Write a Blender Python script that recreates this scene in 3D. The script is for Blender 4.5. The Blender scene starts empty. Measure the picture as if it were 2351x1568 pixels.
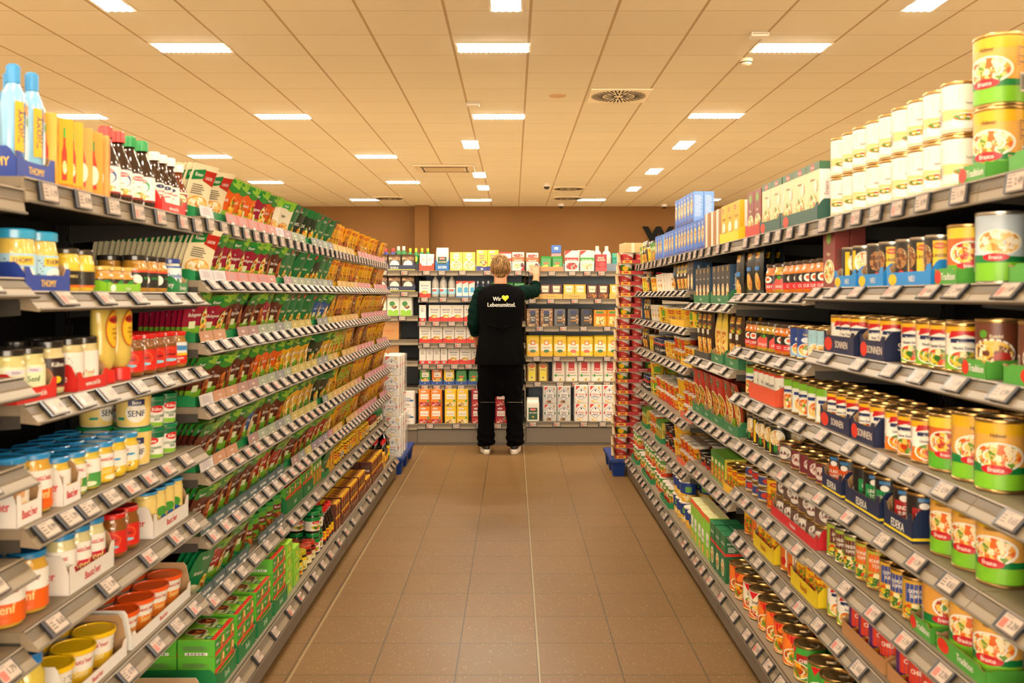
import bpy, math, random, re
from mathutils import Vector, Matrix
random.seed(11)
PI = math.pi
sc = bpy.context.scene
COL = sc.collection

# ------------------------------------------------------------------ camera, world, exposure
F_PX, VPX, VPY, EYE = 2100.0, 1178.0, 679.0, 1.368      # 2351 x 1568 frame
cam_d = bpy.data.cameras.new('camera')
cam = bpy.data.objects.new('camera', cam_d); COL.objects.link(cam)
cam_d.sensor_width = 36.0
cam_d.lens = F_PX / 2351 * 36
cam_d.shift_x = (1175.5 - VPX) / 2351
cam_d.shift_y = -(784 - VPY) / 2351
cam.location = (0, 0, EYE); cam.rotation_euler = (PI / 2, 0, 0)
cam_d.clip_start = 0.05; cam_d.clip_end = 100
cam_d.dof.use_dof = True; cam_d.dof.focus_distance = 7.3; cam_d.dof.aperture_fstop = 5.6
sc.camera = cam
wd = bpy.data.worlds.new('world'); sc.world = wd; wd.use_nodes = True
wd.node_tree.nodes['Background'].inputs[0].default_value = (1.0, 0.78, 0.55, 1)
wd.node_tree.nodes['Background'].inputs[1].default_value = 0.35
sc.view_settings.view_transform = 'Standard'; sc.view_settings.look = 'None'
sc.view_settings.gamma = 1.0; sc.view_settings.use_curve_mapping = False
sc.view_settings.exposure = 0.78
sc.cycles.use_denoising = True
sc.cycles.max_bounces = 6; sc.cycles.diffuse_bounces = 4; sc.cycles.glossy_bounces = 3
sc.cycles.transmission_bounces = 4; sc.cycles.transparent_max_bounces = 6
sc.cycles.sample_clamp_indirect = 4.0
sc.cycles.caustics_reflective = False; sc.cycles.caustics_refractive = False
CEIL = 3.44
LAMP_COL = (1.0, 0.885, 0.71); LAMP_STR = 54.0; FILL_W = 650.0

# ------------------------------------------------------------------ materials
def lin(h):
    h = h.lstrip('#')
    c = [int(h[i:i + 2], 16) / 255 for i in (0, 2, 4)]
    return tuple(((x + .055) / 1.055) ** 2.4 if x > .04045 else x / 12.92 for x in c)
_M = {}
def mat(h, rough=0.45, metal=0.0, spec=0.5, coat=0.0, name=None, mute=.84):
    """plain coloured surface with a touch of procedural mottling"""
    key = (h, rough, metal, spec, coat, mute)
    if key in _M: return _M[key]
    m = bpy.data.materials.new(name or 'surface_' + h); m.use_nodes = True
    nt = m.node_tree; b = nt.nodes['Principled BSDF']
    b.inputs['Base Color'].default_value = (*[c * mute for c in lin(h)], 1)
    b.inputs['Roughness'].default_value = rough; b.inputs['Metallic'].default_value = metal
    b.inputs['Specular IOR Level'].default_value = spec
    if coat: b.inputs['Coat Weight'].default_value = coat; b.inputs['Coat Roughness'].default_value = .08
    m.diffuse_color = (*lin(h), 1)
    _M[key] = m
    return m
def node_mat(name):
    m = bpy.data.materials.new(name); m.use_nodes = True
    nt = m.node_tree
    return m, nt, nt.nodes['Principled BSDF']
def food(name, cols, scale=90.0, rough=.35):
    """printed food picture: random cells in a few colours"""
    key = ('food', name)
    if key in _M: return _M[key]
    m, nt, b = node_mat('food_print_' + name)
    tc = nt.nodes.new('ShaderNodeTexCoord')
    vo = nt.nodes.new('ShaderNodeTexVoronoi'); vo.inputs['Scale'].default_value = scale
    no = nt.nodes.new('ShaderNodeTexNoise'); no.inputs['Scale'].default_value = scale * 2.2
    sep = nt.nodes.new('ShaderNodeSeparateColor')
    ad = nt.nodes.new('ShaderNodeMath'); ad.operation = 'MULTIPLY_ADD'
    ad.inputs[1].default_value = .35; 
    cr = nt.nodes.new('ShaderNodeValToRGB'); cr.color_ramp.interpolation = 'CONSTANT'
    els = cr.color_ramp.elements
    n = len(cols)
    els[0].position = 0; els[0].color = (*[c * .84 for c in lin(cols[0])], 1)
    els[1].position = 1 / n; els[1].color = (*[c * .84 for c in lin(cols[1])], 1)
    for i in range(2, n):
        e = els.new(i / n); e.color = (*[c * .84 for c in lin(cols[i])], 1)
    L = nt.links
    L.new(tc.outputs['Object'], vo.inputs['Vector']); L.new(tc.outputs['Object'], no.inputs['Vector'])
    L.new(vo.outputs['Color'], sep.inputs[0])
    L.new(no.outputs['Fac'], ad.inputs[0])
    mu = nt.nodes.new('ShaderNodeMath'); mu.operation = 'MULTIPLY'; mu.inputs[1].default_value = .72
    L.new(sep.outputs[0], mu.inputs[0]); L.new(mu.outputs[0], ad.inputs[2])
    L.new(ad.outputs[0], cr.inputs['Fac']); L.new(cr.outputs['Color'], b.inputs['Base Color'])
    b.inputs['Roughness'].default_value = rough
    _M[key] = m
    return m
FOODS = {
    'stew': ['d9541a', 'f0a020', '5a8a24', 'b83210', 'e8c050'], 'noodle': ['f2c648', 'e0a02c', 'fbe08a', 'c8641c'],
    'soup': ['f2a238', 'fbd27a', 'e06a1e', 'fff0c8', '6f9a2e'], 'meat': ['6e2f16', '9c4a20', 'c87838', '4a1e10'],
    'pizza': ['d8401c', 'f6c84c', 'b0281a', 'f0e2b0', '4f8a2a'], 'veg': ['5e9a2a', 'e2c22e', 'd84a1c', '2f6a1c', 'f4e8b0'],
    'cream': ['f8e4b4', 'f2cc80', 'fff6e0', 'd8943c'], 'berry': ['b01828', 'd84038', '7a0f1e', 'f0b0a0'],
    'potato': ['f6d878', 'e8b848', 'fff0c0', '8a5a28'], 'nut': ['7a4a28', 'a87848', '5a341c', 'd8b888'],
    'choc': ['5a2c14', '8a4a20', 'c88838', '3c1c0e'],
}
def FD(k, s=90.0): return food(k + str(int(s)), FOODS[k], s)

# ------------------------------------------------------------------ text outlines, cached as polygons
_T = {}
def text_polys(s, bold=0.0):
    key = (s, bold)
    if key in _T: return _T[key]
    cu = bpy.data.curves.new('glyphs', 'FONT'); cu.body = s; cu.size = 1.0
    cu.resolution_u = 2; cu.offset = bold; cu.align_x = 'LEFT'
    ob = bpy.data.objects.new('glyphs', cu); COL.objects.link(ob)
    dg = bpy.context.evaluated_depsgraph_get(); dg.update()
    ev = ob.evaluated_get(dg); me = ev.to_mesh()
    vs = [(v.co.x, v.co.y) for v in me.vertices]; fs = [tuple(p.vertices) for p in me.polygons]
    ev.to_mesh_clear(); bpy.data.objects.remove(ob); bpy.data.curves.remove(cu)
    if vs:
        x0 = min(v[0] for v in vs); x1 = max(v[0] for v in vs)
        y0 = 0.0; y1 = max(v[1] for v in vs)
        vs = [(v[0] - (x0 + x1) / 2, v[1] - (y0 + y1) / 2) for v in vs]
        r = (vs, fs, x1 - x0, y1)
    else: r = ([], [], 1, 1)
    _T[key] = r
    return r

# ------------------------------------------------------------------ mesh builder
class MB:
    def __init__(s): s.v = []; s.f = []; s.m = []; s.s = []; s.mats = []
    def mi(s, m):
        if m not in s.mats: s.mats.append(m)
        return s.mats.index(m)
    def face(s, idx, m, sm=False): s.f.append(tuple(idx)); s.m.append(s.mi(m)); s.s.append(sm)
    def poly(s, pts, m, sm=False):
        n = len(s.v); s.v += [tuple(p) for p in pts]; s.face(range(n, n + len(pts)), m, sm)
    def grid(s, fn, nu, nv, m, sm=True, flip=False):
        n = len(s.v)
        for j in range(nv + 1):
            for i in range(nu + 1): s.v.append(tuple(fn(i / nu, j / nv)))
        for j in range(nv):
            for i in range(nu):
                a = n + j * (nu + 1) + i; q = (a, a + 1, a + nu + 2, a + nu + 1)
                s.face(q[::-1] if flip else q, m, sm)
    def box(s, x0, y0, z0, x1, y1, z1, m, bv=0.0, mats=None):
        """mats: dict face -> material, faces f(ront -y) k(back) l r t b"""
        M_ = lambda k: (mats or {}).get(k, m)
        c = bv
        X = (x0, x1); Y = (y0, y1); Z = (z0, z1)
        if c <= 0:
            n = len(s.v)
            s.v += [(X[i], Y[j], Z[k]) for k in (0, 1) for j in (0, 1) for i in (0, 1)]
            for q, k in (((0, 1, 5, 4), 'f'), ((3, 2, 6, 7), 'k'), ((2, 0, 4, 6), 'l'), ((1, 3, 7, 5), 'r'), ((4, 5, 7, 6), 't'), ((2, 3, 1, 0), 'b')):
                s.face([n + a for a in q], M_(k))
            return
        n = len(s.v)
        # 24 verts : for each corner three
        idx = {}
        for i in (0, 1):
            for j in (0, 1):
                for k in (0, 1):
                    sx = x0 + c if i == 0 else x1 - c; sy = y0 + c if j == 0 else y1 - c; sz = z0 + c if k == 0 else z1 - c
                    idx[i, j, k, 'x'] = len(s.v); s.v.append((X[i], sy, sz))
                    idx[i, j, k, 'y'] = len(s.v); s.v.append((sx, Y[j], sz))
                    idx[i, j, k, 'z'] = len(s.v); s.v.append((sx, sy, Z[k]))
        I = lambda i, j, k, a: idx[i, j, k, a]
        s.face((I(0,0,0,'y'), I(1,0,0,'y'), I(1,0,1,'y'), I(0,0,1,'y')), M_('f'))
        s.face((I(1,1,0,'y'), I(0,1,0,'y'), I(0,1,1,'y'), I(1,1,1,'y')), M_('k'))
        s.face((I(0,1,0,'x'), I(0,0,0,'x'), I(0,0,1,'x'), I(0,1,1,'x')), M_('l'))
        s.face((I(1,0,0,'x'), I(1,1,0,'x'), I(1,1,1,'x'), I(1,0,1,'x')), M_('r'))
        s.face((I(0,0,1,'z'), I(1,0,1,'z'), I(1,1,1,'z'), I(0,1,1,'z')), M_('t'))
        s.face((I(0,1,0,'z'), I(1,1,0,'z'), I(1,0,0,'z'), I(0,0,0,'z')), M_('b'))
        for i in (0, 1):
            for j in (0, 1): s.face((I(i,j,0,'x'), I(i,j,0,'y'), I(i,j,1,'y'), I(i,j,1,'x')), M_('f' if j == 0 else 'k'))
        for i in (0, 1):
            for k in (0, 1): s.face((I(i,0,k,'x'), I(i,1,k,'x'), I(i,1,k,'z'), I(i,0,k,'z')), M_('t' if k else 'b'))
        for j in (0, 1):
            for k in (0, 1): s.face((I(0,j,k,'y'), I(1,j,k,'y'), I(1,j,k,'z'), I(0,j,k,'z')), M_('t' if k else 'b'))
        for i in (0, 1):
            for j in (0, 1):
                for k in (0, 1): s.face((I(i,j,k,'x'), I(i,j,k,'y'), I(i,j,k,'z')), M_('f'))
    def lathe(s, prof, m, seg=24, soft=False, cx=0, cy=0, mats=None):
        def ring(r, z):
            n = len(s.v)
            s.v += [(cx + r * math.sin(2 * PI * i / seg), cy - r * math.cos(2 * PI * i / seg), z) for i in range(seg)]
            return n
        prev = None
        for k in range(len(prof) - 1):
            (r0, z0), (r1, z1) = prof[k], prof[k + 1]
            mm = mats[k] if mats else m
            a = prev if (soft and prev is not None) else ring(max(r0, 1e-5), z0)
            b = ring(max(r1, 1e-5), z1)
            for i in range(seg):
                j = (i + 1) % seg
                s.face((a + i, a + j, b + j, b + i), mm, True)
            prev = b
    def tube(s, pts, rad, m, seg=8, cap=True):
        pts = [Vector(p) for p in pts]
        if not hasattr(rad, '__len__'): rad = [rad] * len(pts)
        rings = []
        up = None
        for i, p in enumerate(pts):
            d = (pts[min(i + 1, len(pts) - 1)] - pts[max(i - 1, 0)]).normalized()
            if up is None:
                up = Vector((0, 0, 1)) if abs(d.z) < .9 else Vector((0, 1, 0))
            x = d.cross(up).normalized(); up = x.cross(d).normalized()
            n = len(s.v); rings.append(n)
            s.v += [tuple(p + rad[i] * (math.cos(2 * PI * k / seg) * x + math.sin(2 * PI * k / seg) * up)) for k in range(seg)]
        for a, b in zip(rings, rings[1:]):
            for k in range(seg):
                j = (k + 1) % seg
                s.face((a + j, a + k, b + k, b + j), m, True)
        if cap:
            s.face([rings[0] + k for k in range(seg)], m); s.face([rings[-1] + k for k in reversed(range(seg))], m)
    def loft(s, rings, m, sm=True, cap=True, mats=None):
        n0 = []
        for r in rings:
            n0.append(len(s.v)); s.v += [tuple(p) for p in r]
        k = len(rings[0])
        for q, (a, b) in enumerate(zip(n0, n0[1:])):
            for i in range(k):
                j = (i + 1) % k
                s.face((a + i, a + j, b + j, b + i), mats[q] if mats else m, sm)
        if cap:
            s.face([n0[0] + i for i in reversed(range(k))], mats[0] if mats else m)
            s.face([n0[-1] + i for i in range(k)], mats[-1] if mats else m)
    def extrude_x(s, prof, x0, x1, m, mats=None):
        """prof: closed list of (y,z)"""
        n = len(s.v); k = len(prof)
        s.v += [(x0, y, z) for y, z in prof] + [(x1, y, z) for y, z in prof]
        for i in range(k):
            j = (i + 1) % k
            s.face((n + i, n + k + i, n + k + j, n + j), mats[i] if mats else m)
        s.face([n + i for i in range(k)], m); s.face([n + k + i for i in reversed(range(k))], m)
    def add(s, o, M=None):
        n = len(s.v)
        s.v += [tuple(M @ Vector(p)) for p in o.v] if M else o.v
        for f, m, sm in zip(o.f, o.m, o.s): s.face([n + i for i in f], o.mats[m], sm)
    def mesh(s, name):
        me = bpy.data.meshes.new(name); me.from_pydata(s.v, [], s.f)
        for m in s.mats: me.materials.append(m)
        me.polygons.foreach_set('material_index', s.m); me.polygons.foreach_set('use_smooth', s.s)
        me.update(); return me
    def build(s, name, parent=None, loc=None, rz=0):
        o = bpy.data.objects.new(name, s.mesh(name)); COL.objects.link(o)
        if parent: o.parent = parent
        if loc is not None: o.location = loc
        o.rotation_euler[2] = rz
        return o

# ------------------------------------------------------------------ printed artwork projected on a surface
BLACK, WHITE = '1a1512', 'f6f1e6'
class Art:
    """draws on mb; P(u, v, off) -> xyz. u,v in metres; full = total u width of the band all round (or None)"""
    def __init__(s, mb, P, W, H, full=None, step=.012, rough=.38, base=.00035, pitch=.00022):
        s.mb, s.P, s.W, s.H, s.full, s.step, s.rough = mb, P, W, H, full, step, rough
        s.base, s.pitch, s.k = base, pitch, 0
    def m(s, c): return c if not isinstance(c, str) else mat(c, s.rough)
    def off(s): s.k += 1; return s.base + s.pitch * s.k
    def rect(s, u0, v0, u1, v1, c):
        o = s.off(); nu = max(1, math.ceil(abs(u1 - u0) / s.step)); nv = max(1, math.ceil(abs(v1 - v0) / (s.step * 2.2)))
        s.mb.grid(lambda a, b: s.P(u0 + (u1 - u0) * a, v0 + (v1 - v0) * b, o), nu, nv, s.m(c), True)
    def wave(s, v0, v1, amp, c, ph=0., u0=None, u1=None):
        o = s.off(); W = s.full or s.W; u0 = -W / 2 if u0 is None else u0; u1 = W / 2 if u1 is None else u1
        nu = max(6, math.ceil((u1 - u0) / s.step))
        s.mb.grid(lambda a, b: s.P(u0 + (u1 - u0) * a, v0 + (v1 + amp * math.sin(PI * 2 * a + ph) - v0) * b, o), nu, 3, s.m(c), True)
    def ell(s, cu, cv, ru, rv, c, a0=0., seg=20, rot=0.):
        o = s.off(); n = len(s.mb.v); s.mb.v.append(tuple(s.P(cu, cv, o))); mm = s.m(c)
        cr, sr = math.cos(rot), math.sin(rot)
        for q in (.55, 1.):
            for i in range(seg):
                x = ru * q * math.cos(2 * PI * i / seg); y = rv * q * math.sin(2 * PI * i / seg)
                s.mb.v.append(tuple(s.P(cu + x * cr - y * sr, cv + x * sr + y * cr, o)))
        for i in range(seg):
            j = (i + 1) % seg
            s.mb.face((n, n + 1 + i, n + 1 + j), mm, True)
            s.mb.face((n + 1 + i, n + 1 + seg + i, n + 1 + seg + j, n + 1 + j), mm, True)
    def poly(s, pts, c):
        o = s.off(); mm = s.m(c)
        if s.step > 1: s.mb.poly([s.P(u, v, o) for u, v in pts], mm); return
        cu = sum(p[0] for p in pts) / len(pts); cv = sum(p[1] for p in pts) / len(pts)
        def cut(a, b_, c_, lv):
            e = [((a, b_, c_), math.dist(a, b_)), ((b_, c_, a), math.dist(b_, c_)), ((c_, a, b_), math.dist(c_, a))]
            (p, q, r), d = max(e, key=lambda t: t[1])
            if d < s.step * 1.3 or lv > 7: s.mb.poly([s.P(u, v, o) for u, v in (a, b_, c_)], mm); return
            h = ((p[0] + q[0]) / 2, (p[1] + q[1]) / 2); cut(p, h, r, lv + 1); cut(h, q, r, lv + 1)
        for i in range(len(pts)): cut((cu, cv), pts[i], pts[(i + 1) % len(pts)], 0)
    def text(s, t, cu, cv, h, c, wmax=None, bold=.0, rot=0., sx=.85, heavy=.05):
        o = s.off(); vs, fs, w, hh = text_polys(t, bold)
        k = h / .72; kx = k * sx
        if wmax and w * kx > wmax: kx = wmax / w
        if kx < k * .5: k = kx / .5
        n = len(s.mb.v); cr, sr = math.cos(rot), math.sin(rot)
        for x, y in vs:
            X, Y = x * kx, y * k
            s.mb.v.append(tuple(s.P(cu + X * cr - Y * sr, cv + X * sr + Y * cr, o)))
        mm = s.m(c)
        for f in fs: s.mb.face([n + i for i in f], mm, False)
        if heavy:      # second slightly shifted pass thickens the strokes
            n = len(s.mb.v); dx = heavy * h
            for x, y in vs:
                X, Y = x * kx + dx, y * k
                s.mb.v.append(tuple(s.P(cu + X * cr - Y * sr, cv + X * sr + Y * cr, o + .00003)))
            for f in fs: s.mb.face([n + i for i in f], mm, False)
    def bars(s, cu, cv, w, h, c=BLACK):
        s.rect(cu - w / 2, cv - h / 2, cu + w / 2, cv + h / 2, 'efeae0')
        o = s.off(); x = -w * .42; mm = s.m(c); q = 0
        while x < w * .42:
            d = (.05, .09, .04, .07)[q % 4] * w; q += 1
            s.mb.poly([s.P(cu + x, cv - h * .38, o), s.P(cu + x + d * .6, cv - h * .38, o), s.P(cu + x + d * .6, cv + h * .38, o), s.P(cu + x, cv + h * .38, o)], mm)
            x += d * 1.25
    def lines(s, cu, cv, w, n, pitch, c='6a5f58'):
        o = s.off(); mm = s.m(c)
        for i in range(n):
            y = cv - i * pitch; ww = w * (.75 + .25 * ((i * 7) % 5) / 4)
            s.mb.poly([s.P(cu - w / 2, y, o), s.P(cu - w / 2 + ww, y, o), s.P(cu - w / 2 + ww, y + pitch * .4, o), s.P(cu - w / 2, y + pitch * .4, o)], mm)
    def run(s, spec, du=0., first=True):
        """spec items in fractions of the face: see below"""
        W, H = s.W, s.H
        for it in spec:
            k = it[0]
            if k == 'b':
                if first: w = s.full or W; s.rect(-w / 2, it[1] * H, w / 2, it[2] * H, it[3])
            elif k == 'w':
                if first: s.wave(0.0 if len(it) < 5 else it[4] * H, it[1] * H, it[2] * H, it[3])
            elif k == 'r': s.rect(du + it[1] * W, it[2] * H, du + it[3] * W, it[4] * H, it[5])
            elif k == 'e': s.ell(du + it[1] * W, it[2] * H, it[3] * W, it[4] * H, it[5])
            elif k == 'f':
                if len(it) > 6 and it[6]: s.ell(du + it[1] * W, it[2] * H, it[3] * W * 1.13, it[4] * H * 1.13, it[6])
                s.ell(du + it[1] * W, it[2] * H, it[3] * W, it[4] * H, FD(it[5]))
            elif k == 'fr': s.rect(du + it[1] * W, it[2] * H, du + it[3] * W, it[4] * H, FD(it[5]))
            elif k == 't': s.text(it[1], du + it[2] * W, it[3] * H, it[4] * H, it[5], wmax=(it[6] if len(it) > 6 else .88) * W)
            elif k == 'tv': s.text(it[1], du + it[2] * W, it[3] * H, it[4] * W, it[5], wmax=.85 * H, rot=PI / 2)
            elif k == 'lo':  # logo ellipse with text
                s.ell(du + it[1] * W, it[2] * H, it[3] * W, it[4] * H, it[5]); s.text(it[6], du + it[1] * W, it[2] * H, it[4] * H * .95, it[7], wmax=it[3] * W * 1.7)
            elif k == 'lr':
                s.rect(du + (it[1] - it[3]) * W, (it[2] - it[4]) * H, du + (it[1] + it[3]) * W, (it[2] + it[4]) * H, it[5]); s.text(it[6], du + it[1] * W, it[2] * H, it[4] * H * 1.1, it[7], wmax=it[3] * W * 1.8)
            elif k == 'p': s.poly([(du + a * W, b * H) for a, b in it[1]], it[2])
            elif k == 'bar': s.bars(du + it[1] * W, it[2] * H, it[3] * W, it[4] * H)
            elif k == 'li': s.lines(du + it[1] * W, it[2] * H, it[3] * W, it[4], it[5] * H, it[6] if len(it) > 6 else '6a5f58')

# ------------------------------------------------------------------ scene objects
def tag(o, label, cat, group=None, kind=None):
    o['label'] = label; o['category'] = cat
    if group: o['group'] = group
    if kind: o['kind'] = kind
    return o
def empty(name, loc=(0, 0, 0), rz=0):
    o = bpy.data.objects.new(name, None); COL.objects.link(o); o.empty_display_size = .05
    o.location = loc; o.rotation_euler[2] = rz; return o
def struct(o):
    o['kind'] = 'structure'; return o
def wx(px, depth): return (px - VPX) * depth / F_PX
def wz(py, depth): return EYE - (py - VPY) * depth / F_PX

# ------------------------------------------------------------------ product builders: each returns (w, d, h, body, [(part, mb), ...])
TIN = mat('c9a468', .28, .9); TINL = mat('d8cfc0', .25, .9); TIND = mat('8a6a34', .3, .85)
GLS = mat('fbe9c8', .05, 0, .8)
def cylP(r, z0=0., taper=None, wav=0):
    """projection on an upright round wall; taper(v) -> radius"""
    def P(u, v, o):
        rr = (taper(v) if taper else r) + o; a = u / r
        return (rr * math.sin(a), -rr * math.cos(a), z0 + v)
    return P
def round_label(mb, r, z0, z1, base, spec, H=None, taper=None, fronts=(0., PI), W=None, side=True, rough=.38):
    """paper label all round with the artwork repeated on two sides"""
    h = z1 - z0
    A = Art(mb, cylP(r, z0, taper), W or 2.0 * r, h, full=2 * PI * r, rough=rough, step=r * .3)
    A.rect(-PI * r, 0, PI * r, h, base)
    k0 = A.k
    for i, a in enumerate(fronts):
        A.k = k0 if i == 0 else k1
        if i == 0:
            A.run([s for s in spec if s[0] in 'bw']); k1 = A.k
        A.run([s for s in spec if s[0] not in 'bw'], du=a * r, first=False)
    if side:
        for a in (PI / 2, -PI / 2):
            A.k = k1 + 1
            A.bars(a * r, h * .3, r * .5, h * .3); A.lines(a * r, h * .82, r * .7, 7, h * .045)
def can(r, h, base, spec, lid='g', ribs=False, top='ring'):
    T = TIN if lid == 'g' else TINL
    b = MB(); e = .0018
    b.lathe([(0, 0.001), (r - .003, 0.001), (r, .0015), (r, .005), (r - e, .007), (r - e, h - .007), (r, h - .005), (r, h - .0012)], T, 28)
    L = MB(); round_label(L, r - e + .0003, .0075, h - .0075, base, spec)
    t = MB()
    t.lathe([(r, h - .0012), (r - .0005, h), (r - .0028, h), (r - .0035, h - .005), (r - .009, h - .0055), (r - .0105, h - .0042), (r * .6, h - .0042), (r * .56, h - .005), (0, h - .005)], T, 28)
    if top == 'ring':
        t.tube([(r * .62 + .0065 * math.cos(a), .0065 * 1.2 * math.sin(a), h - .003) for a in [2 * PI * i / 10 for i in range(11)]], .0011, TINL, 5, False)
        t.box(r * .1, -.003, h - .0045, r * .62 - .005, .003, h - .0028, TINL)
    return 2 * r, 2 * r, h, b, [('label', L), ('lid', t)]
def jar(r, h, content, lidc, base, spec, lz=(.16, .62), neck=.86, lidh=.014, shoulder=.16, lidart=None):
    g = mat(content, .12, 0, .6, .6); b = MB(); lh = lidh
    zs = h - lh - .006
    b.lathe([(0, .002), (r * .86, .001), (r * .97, .004), (r, .012), (r, zs - shoulder * h), (r * .97, zs - shoulder * h * .6), (r * neck * 1.02, zs - .004), (r * neck, zs), (r * neck, h - lh * .5), (0, h - lh * .5)], g, 26, soft=True)
    l = MB(); lm = mat(lidc, .22, 0, .6, .3); R = r * neck * 1.09
    l.lathe([(R * .96, h - lh), (R, h - lh + .001), (R, h - .003), (R * .95, h), (R * .86, h), (R * .84, h - .001), (0, h - .001)], lm, 26)
    if lidart: 
        A = Art(l, lambda u, v, o: (u, v, h - .001 + o), 2 * R, 2 * R); A.ell(0, 0, R * .72, R * .72, lidart)
    L = MB(); round_label(L, r + .0004, h * lz[0], h * lz[1], base, spec, side=False)
    return 2 * r, 2 * r, h, b, [('label', L), ('lid', l)]
def tub(rt, rb, h, lidc, base, spec, lidh=.010, ring=0):
    tp = lambda v: rb + (rt - rb) * (v / h)
    b = MB(); w = mat('efe9dc', .35)
    b.lathe([(0, .002), (rb * .9, .0), (rb, .002), (rt, h - lidh), (rt, h - .002), (0, h - .002)], w, 28)
    L = MB(); round_label(L, (rt + rb) / 2, h * .04, h - lidh - .001, base, spec, taper=lambda v: tp(v + h * .04) + .0004, side=False)
    l = MB(); lm = mat(lidc, .3, 0, .5, .2); R = rt + .0035
    l.lathe([(R * .97, h - lidh), (R, h - lidh + .001), (R, h), (R - .002, h + .0015), (R - .005, h + .0015), (R - .0065, h - .001), (R * .3, h - .0015), (0, h - .0015)], lm, 30)
    return 2 * R, 2 * R, h + .0015, b, [('label', L), ('lid', l)]
def cup(rt, rb, h, base, spec, foil='efe6d6', tabw=True):
    tp = lambda v: rb + (rt - rb) * (v / h)
    b = MB(); w = mat('f2ece0', .35)
    b.lathe([(0, .002), (rb * .9, 0), (rb, .001), (rt, h - .004), (rt + .004, h - .003), (rt + .004, h - .001), (rt, h)], w, 28)
    L = MB(); round_label(L, (rt + rb) / 2, h * .02, h * .93, base, spec, taper=lambda v: tp(v + h * .02) + .0004, side=False)
    l = MB(); l.lathe([(rt + .004, h - .001), (rt + .0035, h + .0008), (0, h + .0008)], mat(foil, .25, .1), 28)
    if tabw: l.box(-.009, -rt - .012, h - .0004, .009, -rt - .002, h + .0006, mat(foil, .25, .1))
    return 2 * rt + .008, 2 * rt + .008, h + .001, b, [('label', L), ('foil_lid', l)]
def carton(w, d, h, base, spec, side=None, top=None, topspec=None, sidespec=None, bv=.0012, sw=None):
    b = MB(); m = mat(base, .4); sm_ = mat(side or base, .42); tm = mat(top or side or base, .42)
    b.box(-w / 2, -d / 2, 0, w / 2, d / 2, h, m, bv, {'l': sm_, 'r': sm_, 't': tm, 'b': sm_})
    A = Art(b, lambda u, v, o: (u, -d / 2 - o, v), w, h, step=9); A.run(spec)
    A = Art(b, lambda u, v, o: (-u, d / 2 + o, v), w, h, step=9); A.run(spec)
    ss = sidespec or [('li', 0, .62, .7, 8, .035), ('bar', 0, .18, .6, .16)]
    A = Art(b, lambda u, v, o: (-w / 2 - o, -u, v), d, h, step=9); A.run(ss)
    A = Art(b, lambda u, v, o: (w / 2 + o, u, v), d, h, step=9); A.run(ss)
    A = Art(b, lambda u, v, o: (u, v - d / 2, h + o), w, d, step=9); A.run(topspec or [('r', -.5, .495, .5, .505, '8a7a66')])
    return w, d, h, b, []
def bag(w, d, h, base, spec, fold='f', top=None, plump=.0, side=None, rough=.5, zf=.80, clear=False, tie=None, band=None):
    """paper or film bag standing upright: bulging body, shoulders, folded top"""
    b = MB(); m = mat(base, rough); tm = mat(top or base, rough); sm_ = mat(side or base, rough)
    c = min(w, d) * .16
    def ring(sx, sy, z, jx=0):
        W, D, C = w / 2 * sx, d / 2 * sy, c * min(sx, sy)
        return [(-W + C + jx, -D, z), (W - C + jx, -D, z), (W + jx, -D + C, z), (W + jx, D - C, z), (W - C + jx, D, z), (-W + C + jx, D, z), (-W + jx, D - C, z), (-W + jx, -D + C, z)]
    if fold == 'f': prof = [(.93, .93, 0), (1, 1, .025), (1.0, 1.0, .4), (1, 1, zf), (.97, .9, zf + .09), (.96, .5, zf + .16), (.95, .42, 1.0)]
    elif fold == 'c': prof = [(.93, .93, 0), (1, 1, .025), (1, 1, .5), (1, 1, zf), (.8, .9, zf + .08), (.35, .35, zf + .1), (.5, .2, 1.)]
    else: prof = [(.95, .95, 0), (1, 1, .02), (1, 1, .5), (1, 1, .96), (.985, .96, .995), (.9, .8, 1.0)]
    b.loft([ring(sx, sy, z * h) for sx, sy, z in prof], m, False, True, [m] * (len(prof) - 4 if fold != 'b' else len(prof) - 1) + [tm] * 4)
    Wf = w - 2 * c * .9; Hf = h * (zf if fold != 'b' else .96)
    A = Art(b, lambda u, v, o: (u, -d / 2 - o, v), Wf, Hf, step=9, base=.0005); A.run(spec)
    A = Art(b, lambda u, v, o: (-u, d / 2 + o, v), Wf, Hf, step=9, base=.0005); A.run(spec)
    if band:
        for sg in (-1, 1):
            A = Art(b, lambda u, v, o, sg=sg: (sg * (w / 2 + o), sg * u, v), d * .6, Hf, step=9, base=.0005)
            A.run([('r', -.5, .42, .5, .62, band), ('li', 0, .34, .8, 4, .05, '8a8a94'), ('e', 0, .8, .3, .1, 'e8b860')])
    parts = []
    if tie:
        t = MB(); t.tube([(-w * .2, 0, h * (zf + .09)), (w * .2, 0, h * (zf + .09))], d * .2, mat(tie, .4), 8); parts = [('clip', t)]
    return w, d, h, b, parts
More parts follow.
